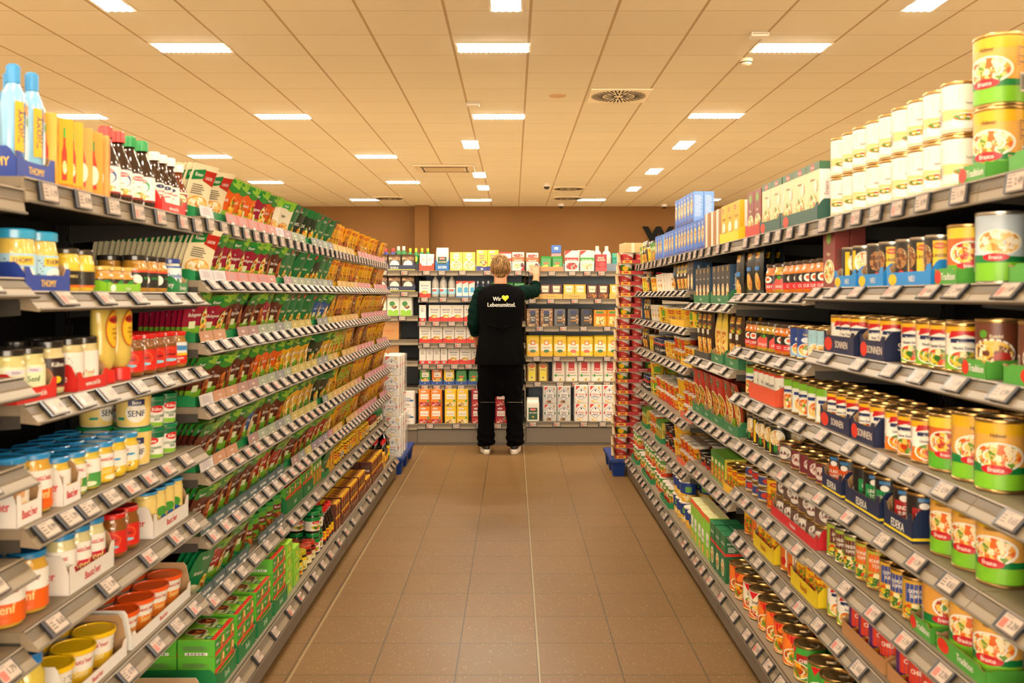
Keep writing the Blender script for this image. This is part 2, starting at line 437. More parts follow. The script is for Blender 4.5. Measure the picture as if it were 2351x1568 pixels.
def sachet(w, h, t, base, spec, crimp=.06, curl=.0, rough=.3, back=None, seed=0, hang=False):
    """flat filled pouch; stands on its lower seal"""
    ph = seed * 1.7
    def S(u, v):  # half thickness and bend
        a = max(0., 1 - (abs(u) / (w / 2)) ** 2.2); z = v / h
        k = max(0., math.sin(PI * min(1, max(0, (z - crimp) / (1 - 2 * crimp))))) ** .6 if crimp < z < 1 - crimp else 0.
        return t * a * k + .0006
    def bend(u, v):
        z = v / h
        return curl * (z - .15) ** 2 * h + .0016 * math.sin(ph + z * 7) * math.sin(u / w * 5 + ph) + .002 * math.sin(u / w * 4 + ph)
    Pf = lambda u, v, o: (u, bend(u, v) * -1 - S(u, v) - o, v)
    Pb = lambda u, v, o: (-u, -bend(-u, v) + S(u, v) + o, v)
    b = MB(); m = mat(base, rough, 0, .6); mb_ = mat(back or base, rough, 0, .6)
    b.grid(lambda a, c: Pf((a - .5) * w, c * h, 0), 8, 10, m); b.grid(lambda a, c: Pb((a - .5) * w, c * h, 0), 8, 10, mb_)
    # serrated seals closed with thin edges
    for c in (0, 1):
        b.grid(lambda a, q: (lambda f, g: tuple(f[i] + (g[i] - f[i]) * q for i in range(3)))(Pf((a - .5) * w, c * h, 0), Pb(-(a - .5) * w, c * h, 0)), 8, 1, m, flip=(c == 0))
    for sgn in (-1, 1):
        b.grid(lambda a, q: (lambda f, g: tuple(f[i] + (g[i] - f[i]) * q for i in range(3)))(Pf(sgn * w / 2, a * h, 0), Pb(-sgn * w / 2, a * h, 0)), 10, 1, m, flip=(sgn > 0))
    A = Art(b, Pf, w, h, step=w / 8, base=.0008, rough=rough); A.run(spec)
    A = Art(b, Pb, w, h, step=w / 4, base=.0008, rough=rough); A.run([('li', 0, .75, .7, 9, .035), ('bar', 0, .22, .4, .12)])
    return w, 2 * t + .004, h, b, []
def bottle(prof, content, capc, base, spec, lz, caph, capr, seg=22, cap2=None):
    """prof [(r,z)] of the glass up to the neck; cap on top"""
    g = mat(content, .08, 0, .7, .5); b = MB(); b.lathe([(0, .001)] + prof + [(0, prof[-1][1])], g, seg, soft=True)
    h = prof[-1][1] + caph * .7; r = max(p[0] for p in prof)
    c = MB(); cm = mat(capc, .3, 0, .5, .3)
    c.lathe([(capr * .97, h - caph), (capr, h - caph + .001), (capr, h - .003), (capr * .9, h), (0, h)], cm, 18)
    for i in range(18):
        a = 2 * PI * i / 18; x, y = capr * math.sin(a), capr * math.cos(a)
        c.box(x - .0007, y - .0007, h - caph + .002, x + .0007, y + .0007, h - .004, cm)
    L = MB(); round_label(L, r + .0004, lz[0], lz[1], base, spec, side=False)
    return 2 * r, 2 * r, h, b, [('label', L), ('cap', c)]
def squeeze(w, d, h, body, capc, spec, capz=.16, down=True):
    """flattened plastic bottle standing on its cap"""
    b = MB(); m = mat(body, .25, 0, .5, .3)
    def ring(sx, sy, z): return [(w / 2 * sx * math.cos(a), d / 2 * sy * math.sin(a), z) for a in [2 * PI * i / 20 for i in range(20)]]
    P = [(.42, .6, capz), (.62, .8, capz + .04), (.9, 1, capz + .13), (.98, 1, capz + .22), (.86, .96, capz + .36), (.9, .96, .72), (1, .9, .88), (.97, .75, .96), (.85, .5, .99), (.6, .3, 1.0)] if down else \
        [(.9, .9, 0), (1, 1, .03), (.96, 1, .4), (1, 1, .6), (.8, .9, .74), (.4, .6, .82), (.3, .5, .84)]
    b.loft([ring(sx, sy, z * h) for sx, sy, z in P], m, True)
    c = MB(); cm = mat(capc, .35)
    if down: c.lathe([(w * .33, 0), (w * .34, .002), (w * .32, capz * h), (w * .2, capz * h + .002)], cm, 20)
    else: c.lathe([(w * .2, .83 * h), (w * .2, .98 * h), (w * .12, h), (0, h)], cm, 18)
    L = MB()
    def P2(u, v, o):
        a = min(1, abs(u) / (w / 2 * 1.02)); return (u, -(d / 2 * .97 + o + .0012) * math.sqrt(max(.05, 1 - a * a)) - .0006, v)
    A = Art(L, P2, w, h, step=w / 10); A.run(spec)
    return w, d, h, b, [('label', L), ('cap', c)]

# ------------------------------------------------------------------ the kinds: key -> (object name, category, description, builder)
KN = {}
def K(key, name, cat, desc, fn): KN[key] = (name, cat, desc, fn)
R_, Y_, G_, DG, NV, CR, OR = 'd2201a', 'f6c012', '3fa535', '0d6b35', '1b2a5c', 'f4e6c6', 'ee7a1a'

# --- left: sauces, mustard
K('dress', 'dressing_bottle', 'dressing bottle', 'pale blue squeeze bottle with yellow name panel', lambda: squeeze(.066, .042, .225, '86bfe6', '2f8fd0', [('p', [(.0, .16), (.42, .16), (.36, .66), (.08, .7)], 'd8e6f0'), ('r', -.36, .22, -.04, .66, 'f2b01c'), ('tv', 'THOMY', -.16, .44, .24, NV), ('e', .2, .6, .2, .05, 'e88a1c'), ('e', .24, .5, .14, .04, '6aa82c')], down=False))
K('tabaY', 'sauce_box', 'sauce box', 'yellow pepper sauce box', lambda: carton(.045, .045, .155, 'e8a410', [('p', [(-.14, .12), (.14, .12), (.14, .5), (.06, .62), (.06, .78), (-.06, .78), (-.06, .62), (-.14, .5)], 'c8321a'), ('r', -.06, .72, .06, .86, G_), ('f', 0, .3, .11, .09, 'cream', 'f0b020'), ('t', 'TABASCO', 0, .05, .05, R_)], top='ee9a2a', sidespec=[('e', 0, .8, .3, .08, 'e08a1a'), ('li', 0, .6, .7, 7, .04, '9a5a10')]))
K('tabaO', 'sauce_box', 'sauce box', 'orange pepper sauce box', lambda: carton(.045, .045, .15, 'ef9430', [('p', [(-.16, .1), (.16, .1), (.16, .5), (.06, .64), (.06, .8), (-.06, .8), (-.06, .64), (-.16, .5)], 'd03a1c'), ('r', -.06, .7, .06, .85, '2f8a3a'), ('e', 0, .32, .26, .15, 'f6ead2'), ('e', 0, .32, .2, .11, 'e2eccf')], top='f2a040', sidespec=[('e', 0, .8, .3, .08, 'c8641a'), ('li', 0, .6, .7, 7, .04, '9a4a10')]))
def soy(capc, band, arc): return bottle([(.033, .002), (.034, .01), (.034, .085), (.033, .095), (.022, .125), (.014, .142), (.013, .165)], '2a120a', capc, 'f2eee6', [('b', 0, .08, '8a1a14'), ('e', 0, .62, .42, .27, band), ('e', 0, .58, .34, .22, 'f7f3ea'), ('lo', 0, .82, .3, .09, arc, 'KIKKOMAN', WHITE), ('t', 'SAUCE', 0, .5, .06, BLACK), ('f', .1, .18, .3, .12, 'soup')], (.018, .085), .028, .0165)
K('soyR', 'soy_sauce_bottle', 'sauce bottle', 'red-capped soy sauce bottle', lambda: soy('e0342c', '35508f', 'c82a3a'))
K('soyG', 'soy_sauce_bottle', 'sauce bottle', 'green-capped soy sauce bottle', lambda: soy('1f9a50', '35a06a', 'c82a3a'))
K('worc', 'sauce_bottle', 'sauce bottle', 'white-capped dark sauce bottle', lambda: bottle([(.026, .002), (.027, .01), (.027, .08), (.021, .1), (.013, .118), (.0125, .148)], '30150a', 'f2ece4', 'f3ede2', [('t', 'Worcester', 0, .62, .13, R_), ('t', 'Sauce', 0, .45, .12, R_), ('lo', 0, .84, .25, .09, NV, 'A', WHITE), ('b', 0, .1, 'c8281e')], (.02, .078), .024, .015))
K('worb', 'sauce_bottle', 'sauce bottle', 'amber sauce bottle with maroon label', lambda: bottle([(.023, .002), (.024, .01), (.024, .075), (.018, .092), (.012, .11), (.0115, .14)], '6e2a10', 'f2ece4', '9a2a34', [('e', 0, .6, .4, .25, 'f0dcae'), ('t', 'Worcester', 0, .62, .1, '1f5a34'), ('b', .9, 1, 'e9ddc4'), ('b', 0, .08, 'e9ddc4')], (.018, .074), .022, .014))
K('thojar', 'mustard_jar', 'jar', 'large mustard jar with bright blue lid', lambda: jar(.042, .125, 'e6c860', '2fa8e0', 'a6d4ee', [('bar', -.6, .5, .3, .6), ('li', -.15, .8, .35, 7, .09), ('lr', .3, .78, .28, .14, 'f7c63a', 'THOMY', NV), ('e', .35, .32, .28, .26, 'f4f2ea'), ('t', 'SENF', .35, .3, .13, NV)], lz=(.1, .6), lidh=.02, neck=.92))
K('mail', 'mustard_jar', 'jar', 'golden mustard jar with black oval label', lambda: jar(.031, .098, 'ecc63c', '3a3228', '191510', [('t', 'MAILLE', 0, .62, .16, 'e8d080'), ('b', 0, .12, 'd8641e'), ('b', .92, 1, 'c8a83c')], lz=(.12, .52), lidh=.012))
K('hon', 'small_mustard_jar', 'jar', 'small amber jar with gold lid', lambda: jar(.029, .062, 'c88a28', 'd8b45a', '221a14', [('e', .3, .5, .25, .4, '2f8a3a'), ('t', 'Senf', -.1, .5, .3, 'c8302a')], lz=(.14, .5), lidh=.010))
K('darkj', 'mustard_jar', 'jar', 'brown mustard jar with black lid', lambda: jar(.033, .1, 'c08a30', '28221f', '1e1a17', [('e', -.25, .45, .22, .3, 'f2efe6'), ('t', 'HONIG', .25, .55, .16, '3aa24a'), ('b', .88, 1, 'e04a26')], lz=(.14, .6), lidh=.014))
K('dev', 'mustard_jar', 'jar', 'blue and white patterned mustard jar', lambda: jar(.034, .098, 'e4ddd0', '2a4a9c', 'f0efe8', [('b', 0, .3, '2c62b4'), ('lo', 0, .6, .42, .22, 'dfeaf4', 'Develey', '1f5aa8'), ('b', .92, 1, '2c62b4')], lz=(.08, .78), lidh=.014))
K('senfg', 'mustard_jar', 'jar', 'green-yellow mustard jar with tall label', lambda: jar(.035, .105, 'd8cd88', '26221c', 'eef0c8', [('t', 'Senf', 0, .5, .22, '1f6a3a'), ('lo', 0, .82, .3, .1, 'e8e4ee', 'Kühne', '8a4a8a'), ('b', 0, .1, 'b8cc6a')], lz=(.12, .66), lidh=.014))
K('kuh', 'mustard_jar', 'jar', 'pale jar with black and burgundy label', lambda: jar(.034, .116, 'd8c890', '1e1a18', '2a1016', [('t', 'Kühne', 0, .78, .16, WHITE), ('e', -.05, .26, .14, .12, 'e8cc2a'), ('b', 0, .06, '8a1830')], lz=(.14, .68), lidh=.016))
K('bar', 'mustard_jar', 'jar', 'pale jar with white label, black lid', lambda: jar(.034, .116, 'd6c68c', '1e1a18', 'efebe4', [('t', 'Senf', .2, .3, .16, 'd8842a'), ('li', -.3, .8, .3, 7, .07), ('f', 0, .16, .3, .12, 'cream')], lz=(.12, .72), lidh=.016))
K('sqz', 'mustard_squeeze_bottle', 'squeeze bottle', 'upside-down yellow squeeze bottle with red cap', lambda: squeeze(.085, .055, .193, 'dfc460', 'e0261e', [('e', 0, .68, .36, .24, 'e0601a'), ('e', 0, .68, .33, .225, 'f8c424'), ('lo', 0, .8, .26, .05, 'd8261c', 'Händlmaier', '5a0a08'), ('t', 'MITTEL-', 0, .68, .026, '6a3a08', .5), ('t', 'SCHÄRFER', 0, .63, .026, '6a3a08', .5), ('t', 'Senf', 0, .57, .03, '6a3a08', .4)]))
K('haen', 'sweet_mustard_jar', 'jar', 'brown sweet mustard jar with red lid', lambda: jar(.036, .11, '8a5420', 'd8201e', 'd8281e', [('e', 0, .58, .42, .34, 'e8702a'), ('e', 0, .58, .38, .31, 'd8281e'), ('t', 'Händlmaier', 0, .6, .14, '3a0c08'), ('e', 0, .3, .34, .08, '8fd0e8')], lz=(.12, .62), lidh=.013))
K('haus', 'sweet_mustard_jar', 'jar', 'blue, red and yellow labelled mustard jar', lambda: jar(.035, .108, 'b07828', 'd8281e', 'e8eef2', [('b', 0, .38, 'd8281e'), ('b', .38, .5, 'f2c022'), ('w', .86, .04, '4a90d0', .62), ('t', 'Hausmacher', 0, .27, .12, WHITE), ('t', 'Senf', 0, .12, .12, WHITE)], lz=(.12, .7), lidh=.013))
def bautz(c, w1='Senf', cc=None, low='f6e9c8', r=.034, h=.1, lid='2a8fd4'): return jar(r, h, cc or 'dcb83a', lid, 'f3efe8', [('b', 0, .5, c), ('t', "Bautz'ner", 0, .82, .13, 'c8102a'), ('r', -.34, .745, .34, .76, 'c8102a'), ('t', w1, 0, .38, .24, 'f8d890'), ('e', .2, .12, .3, .09, low)], lz=(.08, .72), lidh=.013)
K('bzY', 'mustard_jar', 'jar', 'yellow mustard jar with blue lid', lambda: bautz('f2c024', 'Senf'))
K('bzG', 'mustard_jar', 'jar', 'mustard jar with green label, blue lid', lambda: bautz('4a9a4a', 'Senf', 'd8c24a'))
K('bzB', 'relish_jar', 'jar', 'yellow relish jar with blue lid', lambda: jar(.036, .1, 'e2c232', '2a8fd4', 'f4efe4', [('b', 0, .3, 'e8c030'), ('t', "Bautz'ner", 0, .84, .13, 'c8102a'), ('t', 'Brotauf', 0, .62, .15, '3a2a14'), ('t', 'ZUNGE', 0, .46, .11, '3a2a14'), ('f', .1, .18, .36, .13, 'potato'), ('e', .3, .62, .14, .05, '3a9ad8')], lz=(.12, .68), lidh=.013))
K('bzO', 'orange_mustard_jar', 'jar', 'orange spicy mustard jar with blue lid', lambda: bautz('e8641a', 'Senf', 'd8a83a', 'e8641a', .040, .125))
K('bzR', 'hot_mustard_jar', 'jar', 'red and white hot mustard jar, blue lid', lambda: bautz('c81a3a', 'Senf', 'd8cf9a', 'c81a3a', .034, .125))
K('bzW', 'mustard_jar', 'jar', 'large pale mustard jar with white label', lambda: jar(.042, .13, 'dcd2a0', '2a8fd4', 'f2e8d8', [('t', "Bautz'ner", 0, .84, .12, 'c8102a'), ('t', 'Senf', 0, .52, .2, 'e89a3a'), ('f', 0, .2, .36, .16, 'cream')], lz=(.1, .78), lidh=.014))
K('glass', 'mustard_glass', 'jar', 'yellow mustard drinking glass with blue lid', lambda: jar(.030, .118, 'ecd27a', '3a9ad8', 'eed480', [('e', 0, .5, .3, .16, '4a9a3a'), ('e', .1, .28, .2, .1, '2f62b8'), ('b', 0, .05, 'e8c03a')], lz=(.08, .82), lidh=.008, neck=.98, shoulder=.02))
K('thm', 'mayonnaise_jar', 'jar', 'mayonnaise jar with orange-blue lid', lambda: jar(.042, .135, 'efe7cf', 'f2a01e', 'f6f0e2', [('b', .62, 1, 'f5a623'), ('t', 'THOMY', 0, .78, .15, NV), ('t', 'DELIKATESS', 0, .42, .09, '2a52a8'), ('t', 'MAYONNAISE', 0, .28, .12, '2a52a8'), ('b', 0, .1, 'f5a623')], lz=(.06, .74), lidh=.02))
K('bzL', 'mustard_jar', 'jar', 'tall pale mustard jar with bright blue lid', lambda: jar(.038, .16, 'd9c24e', '1f7fd0', 'f0ece6', [('b', 0, .45, '3a9cd8'), ('t', "Bautz'ner", 0, .8, .12, 'c8102a'), ('t', 'Senf', 0, .24, .26, 'f4e2b0')], lz=(.05, .5), lidh=.024, neck=.8))
K('bornT', 'mustard_tub', 'tub', 'yellow mustard tub with green lid', lambda: tub(.046, .040, .1, '1fa050', 'f0d27a', [('e', .1, .42, .32, .3, 'f4f0e2'), ('lr', .1, .74, .24, .1, NV, 'Born', WHITE), ('t', 'SENF', .1, .4, .2, NV), ('r', -.5, .2, -.25, .28, '1f9a80')]))
K('kuhT', 'mustard_tub', 'tub', 'white and green mustard tub', lambda: tub(.037, .033, .085, '0f7a4a', 'f0eee4', [('b', .78, 1, '0d6b45'), ('lo', 0, .68, .3, .14, 'd01a24', 'Kühne', WHITE), ('t', 'MITTELSCHARFER', 0, .4, .1, '0d6b45'), ('t', 'SENF', 0, .28, .1, '0d6b45'), ('w', .16, .05, '8ac43a')]))
K('tubO', 'orange_lid_tub', 'tub', 'mustard tub with orange lid', lambda: tub(.046, .037, .08, 'ee5a1a', 'f4eee2', [('b', 0, .55, 'f0862a'), ('t', "Bautz'ner", 0, .82, .16, 'c8102a'), ('t', 'Senf', 0, .42, .24, 'f8d890'), ('bar', .6, .4, .2, .5)]))
K('tubY', 'yellow_lid_tub', 'tub', 'mustard tub with yellow lid', lambda: tub(.047, .039, .082, 'f2c416', 'f2ede4', [('b', 0, .45, 'f0c428'), ('t', "Bautz'ner", 0, .8, .18, 'c8102a'), ('t', 'Senf', 0, .4, .26, 'f6e6a8'), ('li', .6, .8, .3, 8, .08)]))
K('tubB', 'blue_lid_tub', 'tub', 'mustard tub with blue lid', lambda: tub(.044, .037, .082, '2aa4e4', 'f2efe8', [('b', 0, .5, '4aaee0'), ('t', "Bautz'ner", 0, .82, .18, 'c8102a'), ('t', 'Senf', 0, .42, .26, 'f4dca8'), ('f', .3, .14, .2, .1, 'meat')]))
K('remo', 'sauce_carton', 'carton', 'green and red sauce carton', lambda: carton(.07, .05, .14, '4fae2a', [('b', .85, 1, 'd8203a'), ('e', -.2, .7, .25, .12, '2a62b4'), ('f', .1, .4, .38, .28, 'soup', 'e4f2c8')], sidespec=[('f', 0, .4, .4, .25, 'soup')]))
K('bech', 'sauce_carton', 'carton', 'red and navy baking sauce carton', lambda: carton(.075, .05, .145, 'c81c24', [('w', .35, .06, '24388a'), ('lr', 0, .88, .4, .07, 'f5a623', 'THOMY', NV), ('e', 0, .7, .4, .1, 'f6f2ea'), ('t', 'BECHAMEL', 0, .69, .06, '24388a'), ('f', 0, .38, .38, .18, 'pizza')]))
K('redbx', 'sauce_carton', 'carton', 'red sauce carton', lambda: carton(.065, .05, .13, 'd8281e', [('e', .1, .45, .3, .2, 'e8e2c0'), ('tv', 'Sauce', -.25, .5, .2, WHITE), ('f', .1, .45, .24, .16, 'veg')]))

# --- left: sachets
def knorr(main, title, fk='stew', top='2f8a30', low='7fb634', seed=0, logo='0d7a3a', curl=.25, t1='Fix'):
    return sachet(.112, .158, .006, main, [('r', -.5, 0, .5, .30, low), ('w', .75, .05, top, 1.0), ('p', [(.1, .86), (.5, .8), (.5, 1.), (-.1, 1.)], '8cc03a'), ('p', [(-.42, .74), (.02, .80), (.02, .93), (-.42, .87)], logo), ('t', 'Knorr', -.2, .835, .07, WHITE, .36),
        ('t', t1, -.2, .62, .045, WHITE, .4), ('t', title, -.1, .53, .075, WHITE, .66), ('f', .34, .28, .17, .36, fk), ('r', -.3, .26, -.05, .4, 'e6efc0')], seed=seed, curl=curl, back='d9dcc0')
K('knM', 'soup_sachet', 'sachet', 'maroon and green stew sachet', lambda: knorr('9a1638', 'Bolognese', 'pizza', seed=1))
K('knB', 'soup_sachet', 'sachet', 'brown and green sauce sachet', lambda: knorr('5a2418', 'Jäger Sahne', 'meat', seed=2))
K('knO', 'soup_sachet', 'sachet', 'orange and green stew sachet', lambda: knorr('e0601c', 'Gulasch', 'stew', seed=3))
K('knR', 'soup_sachet', 'sachet', 'red and brown gratin sachet', lambda: knorr('a8281c', 'Lasagne', 'pizza', top='6aa82a', seed=4))
K('knD', 'soup_sachet', 'sachet', 'dark green salad herb sachet', lambda: sachet(.112, .158, .006, '147a44', [('w', .22, .05, 'e8ddb0'), ('t', 'Knorr', -.1, .84, .08, WHITE, .5), ('t', 'Kräuter', -.1, .5, .08, 'f0ecc8', .6), ('f', .3, .2, .2, .2, 'veg'), ('lo', .34, .9, .1, .06, 'd8281e', 'A', WHITE)], seed=5, curl=.3))
K('knY', 'soup_sachet', 'sachet', 'yellow and green chicken sachet', lambda: knorr('f2b81c', 'FRIKASSEE', 'potato', top='0d7a3a', low='7db92c', seed=6))
K('knC', 'soup_sachet', 'sachet', 'cream fish sachet with red corner', lambda: sachet(.118, .165, .006, 'efe2bc', [('p', [(-.02, .7), (.5, .62), (.5, .9), (-.02, .9)], 'b82418'), ('p', [(-.45, .68), (.0, .74), (.0, .92), (-.45, .86)], '0d7a3a'), ('t', 'Knorr', -.22, .8, .075, WHITE, .38), ('t', 'LACHS', .22, .76, .06, WHITE, .4), ('f', .0, .25, .36, .14, 'cream', 'f0a030'), ('li', -.1, .6, .5, 5, .04)], seed=7, curl=.2, back='efe6cc'))
K('knK', 'soup_sachet', 'sachet', 'black and green asia sachet', lambda: sachet(.112, .158, .006, '16301e', [('w', .8, .04, '0d7a3a', 1.), ('t', 'Knorr', -.15, .86, .07, WHITE, .4), ('t', 'WOK', -.1, .5, .1, WHITE, .5), ('f', .25, .25, .22, .22, 'veg'), ('b', 0, .08, 'f0c020')], seed=8, curl=.3))
K('knZ', 'soup_sachet', 'sachet', 'blue fish sauce sachet', lambda: knorr('2a5ca8', 'Fisch Filet', 'cream', seed=9))
K('knW', 'soup_sachet', 'sachet', 'white and green soup sachet', lambda: sachet(.115, .16, .006, 'f2ead0', [('w', .78, .04, '8cc63a', 1.), ('lr', -.1, .86, .24, .06, '0d9a4a', 'Knorr', WHITE), ('t', 'Suppe', -.1, .6, .07, '5a3a1c', .5), ('f', .1, .25, .36, .16, 'soup', 'd8c8a0')], seed=10, curl=.2))
def maggi(main, fk, title, low=None, seed=0, c2='c81e1a'):
    return sachet(.078, .15, .005, main, [('b', 0, .16, low or 'e8a012'), ('lo', 0, .86, .3, .055, c2, 'MAGGI', 'f8d840'), ('t', title, 0, .66, .07, '7a1c10' if main[0] in 'ef' else WHITE, .8), ('f', 0, .34, .4, .17, fk), ('li', 0, .58, .6, 2, .03, 'a05a10')], seed=seed, curl=.15)
K('mgY', 'seasoning_sachet', 'sachet', 'yellow seasoning sachet', lambda: maggi('f4b81a', 'stew', 'Fix', seed=1))
K('mgO', 'seasoning_sachet', 'sachet', 'golden orange seasoning sachet', lambda: maggi('eda020', 'meat', 'Gulasch', 'c86a14', seed=2))
K('mgG', 'seasoning_sachet', 'sachet', 'yellow-green seasoning sachet', lambda: maggi('a8b82a', 'veg', 'Salat', '6a9a24', seed=3))
K('mgR', 'seasoning_sachet', 'sachet', 'yellow and red seasoning sachet', lambda: maggi('f0a81c', 'pizza', 'Chili', 'c82a1c', seed=4))
K('mgN', 'seasoning_sachet', 'sachet', 'brown and yellow seasoning sachet', lambda: maggi('8a5a1c', 'choc', 'Sauce', 'e8b020', seed=5))
K('gsB', 'gravy_carton', 'carton', 'green-lidded gravy tub', lambda: tub(.040, .040, .098, '2f8a3a', '5a9a2a', [('b', .45, .75, '6a2418'), ('t', 'Knorr', 0, .62, .14, WHITE), ('f', 0, .2, .36, .16, 'meat')], lidh=.016))
K('bouY', 'bouillon_jar', 'jar', 'small yellow-lid bouillon jar', lambda: jar(.032, .085, '4a2a12', 'f2c41a', 'f0b818', [('lo', 0, .65, .34, .2, 'c81e1a', 'MAGGI', 'f8d840'), ('bar', .5, .4, .3, .5)], lz=(.08, .78), lidh=.014))
K('bouG', 'bouillon_jar', 'jar', 'dark bouillon jar with green lid', lambda: jar(.036, .1, '2a1a10', '12803c', 'f0ece0', [('b', .7, 1, '12803c'), ('lo', 0, .6, .3, .12, 'c8201a', 'Knorr', WHITE), ('f', 0, .26, .34, .18, 'veg')], lz=(.12, .75), lidh=.02))
K('bouO', 'bouillon_jar', 'jar', 'dark jar with olive-yellow lid', lambda: jar(.038, .088, '3a2412', 'b8ac1c', 'e4dc8a', [('b', .75, 1, 'e8c81a'), ('t', 'Knorr', 0, .55, .18, '0d7a3a'), ('f', 0, .22, .34, .16, 'veg')], lz=(.1, .7), lidh=.018))
K('bouR', 'bouillon_jar', 'jar', 'dark jar with orange-red lid', lambda: jar(.035, .085, '2e160c', 'b8341a', 'e8d8a0', [('b', .7, 1, '8a1c14'), ('t', 'Bratensaft', 0, .4, .14, '5a1c10')], lz=(.1, .72), lidh=.016))
K('stB', 'bouillon_carton', 'carton', 'green stock cube carton', lambda: carton(.092, .115, .052, '3a9a2a', [('b', 0, .25, 'd8281e'), ('lr', -.25, .65, .16, .2, '0d7a3a', 'Knorr', WHITE), ('f', .25, .5, .2, .36, 'veg')], top='86c232', side='5aae2e', topspec=[('r', -.5, 0, .5, .14, 'c8281e'), ('r', -.4, .3, .1, .62, 'dfe8a8'), ('lr', -.3, .22, .14, .1, '0d7a3a', 'K', WHITE), ('f', .2, .68, .28, .26, 'meat', 'f4f0e0'), ('t', 'Bouillon', -.1, .46, .1, '3a2010', .5)]))
K('stP', 'bouillon_carton', 'carton', 'lime stock cube pack', lambda: carton(.092, .115, .052, '8cc82c', [('e', 0, .4, .12, .24, 'f0d82a')], top='a0d23a', side='7ab828', topspec=[('r', -.5, .86, .5, 1, 'd84a1c'), ('f', .15, .4, .25, .2, 'veg')]))
K('brwn', 'gravy_box', 'carton', 'brown gravy granule box', lambda: carton(.055, .075, .07, '5e2a14', [('b', .84, 1, 'f0b818'), ('lo', 0, .72, .3, .12, 'c81e1a', 'M', 'f8d840'), ('f', 0, .34, .4, .26, 'choc')], top='c87a24', topspec=[('f', 0, .5, .4, .4, 'choc'), ('b', 0, .2, 'e8b41a')]))
K('magb', 'seasoning_bottle', 'sauce bottle', 'black seasoning bottle with red cap', lambda: bottle([(.026, .002), (.027, .008), (.028, .06), (.026, .09), (.015, .12), (.011, .15)], '140a06', 'd8201a', 'f2c21c', [('lo', 0, .6, .4, .25, 'c81e1a', 'MAGGI', 'f8d840'), ('b', 0, .15, 'c81e1a')], (.02, .066), .03, .0125))
K('magB', 'large_seasoning_bottle', 'sauce bottle', 'big black seasoning bottle with yellow label', lambda: bottle([(.048, .002), (.05, .01), (.05, .13), (.042, .16), (.02, .19), (.015, .21)], '140a06', '141008', 'e8d018', [('lo', 0, .62, .36, .16, 'c81e1a', 'MAGGI', 'f8d840'), ('b', 0, .12, '3a9a3a')], (.03, .11), .03, .017))
K('yelb', 'bouillon_box', 'carton', 'yellow bouillon box', lambda: carton(.07, .08, .1, 'f0b41a', [('lo', 0, .7, .34, .14, 'c81e1a', 'MAGGI', 'f8d840'), ('f', 0, .3, .4, .2, 'stew')], top='e8a81a'))

# --- right: tins
C1 = lambda title, c2, fk='soup', base='f7f1e4': can(.037, .108, base, [('w', .3, .04, c2), ('b', .84, 1, 'eeb41a'), ('p', [(-.5, .72), (0, .84), (.5, .72), (.4, .9), (-.4, .9)], 'c81c24'), ('r', -.42, .62, .42, .72, NV), ('t', 'Bassermann', 0, .635, .06, WHITE, .7), ('t', title, 0, .5, .075, NV, .8), ('f', 0, .23, .46, .2, fk, 'f6f4ee')])
K('whc', 'white_soup_can', 'tin can', 'white soup can with small bowl picture', lambda: can(.042, .118, 'f5efe2', [('b', .02, .06, 'e9d3a0'), ('li', .1, .86, .5, 4, .06, 'b8a890'), ('w', .46, .03, 'f4cf8a', .26), ('e', .0, .22, .34, .17, 'f7f5f0'), ('f', 0, .3, .3, .07, 'stew'), ('t', 'Suppe', .1, .6, .05, '6a5a4a', .5)], 'g'))
K('era', 'large_stew_can', 'tin can', 'large green stew can with plate picture', lambda: can(.050, .148, 'e9b054', [('b', .82, 1, 'eab81e'), ('w', .26, .03, '7cc22a'), ('w', .36, .02, '0f7a3c', .24), ('f', 0, .5, .46, .19, 'soup', 'f8f5ec'), ('lo', -.05, .3, .3, .075, 'c8182a', 'Erasco', WHITE), ('t', 'Hühner', 0, .82, .06, '4a2a10')], 'g'))
K('eraO', 'large_stew_can', 'tin can', 'large orange and green stew can', lambda: can(.050, .148, 'e2a24a', [('b', .85, 1, 'e8902a'), ('w', .24, .03, '6cba2a'), ('w', .34, .02, '0f7a3c', .22), ('f', .1, .52, .42, .18, 'pizza', 'f8f5ec'), ('lo', -.1, .3, .28, .07, 'c8182a', 'Erasco', WHITE), ('t', 'Erbsen', 0, .8, .06, '4a2a10')], 'g'))
K('eraB', 'large_stew_can', 'tin can', 'large pale blue and green soup can', lambda: can(.050, .148, 'c6d6e4', [('w', .3, .03, '7cc22a'), ('w', .38, .02, '0f7a3c', .28), ('f', -.05, .58, .42, .18, 'cream', 'f8f5ec'), ('lo', -.1, .36, .26, .06, 'c8182a', 'Erasco', WHITE)], 'l'))
K('eraR', 'large_stew_can', 'tin can', 'large red stew can with green base', lambda: can(.046, .13, 'd86a30', [('b', .8, 1, 'f0d23a'), ('w', .28, .03, '5cae2a'), ('f', 0, .52, .44, .2, 'pizza', 'f4f0e6'), ('lo', 0, .28, .3, .07, 'c8182a', 'Erasco', WHITE)], 'g'))
K('mlin', 'lentil_can', 'tin can', 'black and yellow lentil stew can', lambda: can(.038, .115, '2a2622', [('r', .08, .06, .5, .94, 'f0c21c'), ('lo', .28, .82, .2, .07, 'c81e1a', 'MAGGI', 'f8d840'), ('t', 'LINSEN', .28, .6, .08, '2a1a10', .38), ('f', -.2, .6, .26, .26, 'nut'), ('e', -.15, .25, .1, .06, 'c8281e')], 'l'))
K('mveg', 'lentil_can', 'tin can', 'black can with vegetable bowl picture', lambda: can(.038, .115, '2c2a24', [('r', -.5, .06, -.3, .94, 'f0c21c'), ('f', .05, .62, .38, .26, 'cream', 'e8e4d0'), ('e', 0, .22, .1, .14, '2f8a2a'), ('e', .2, .25, .08, .1, 'd8501c')], 'l'))
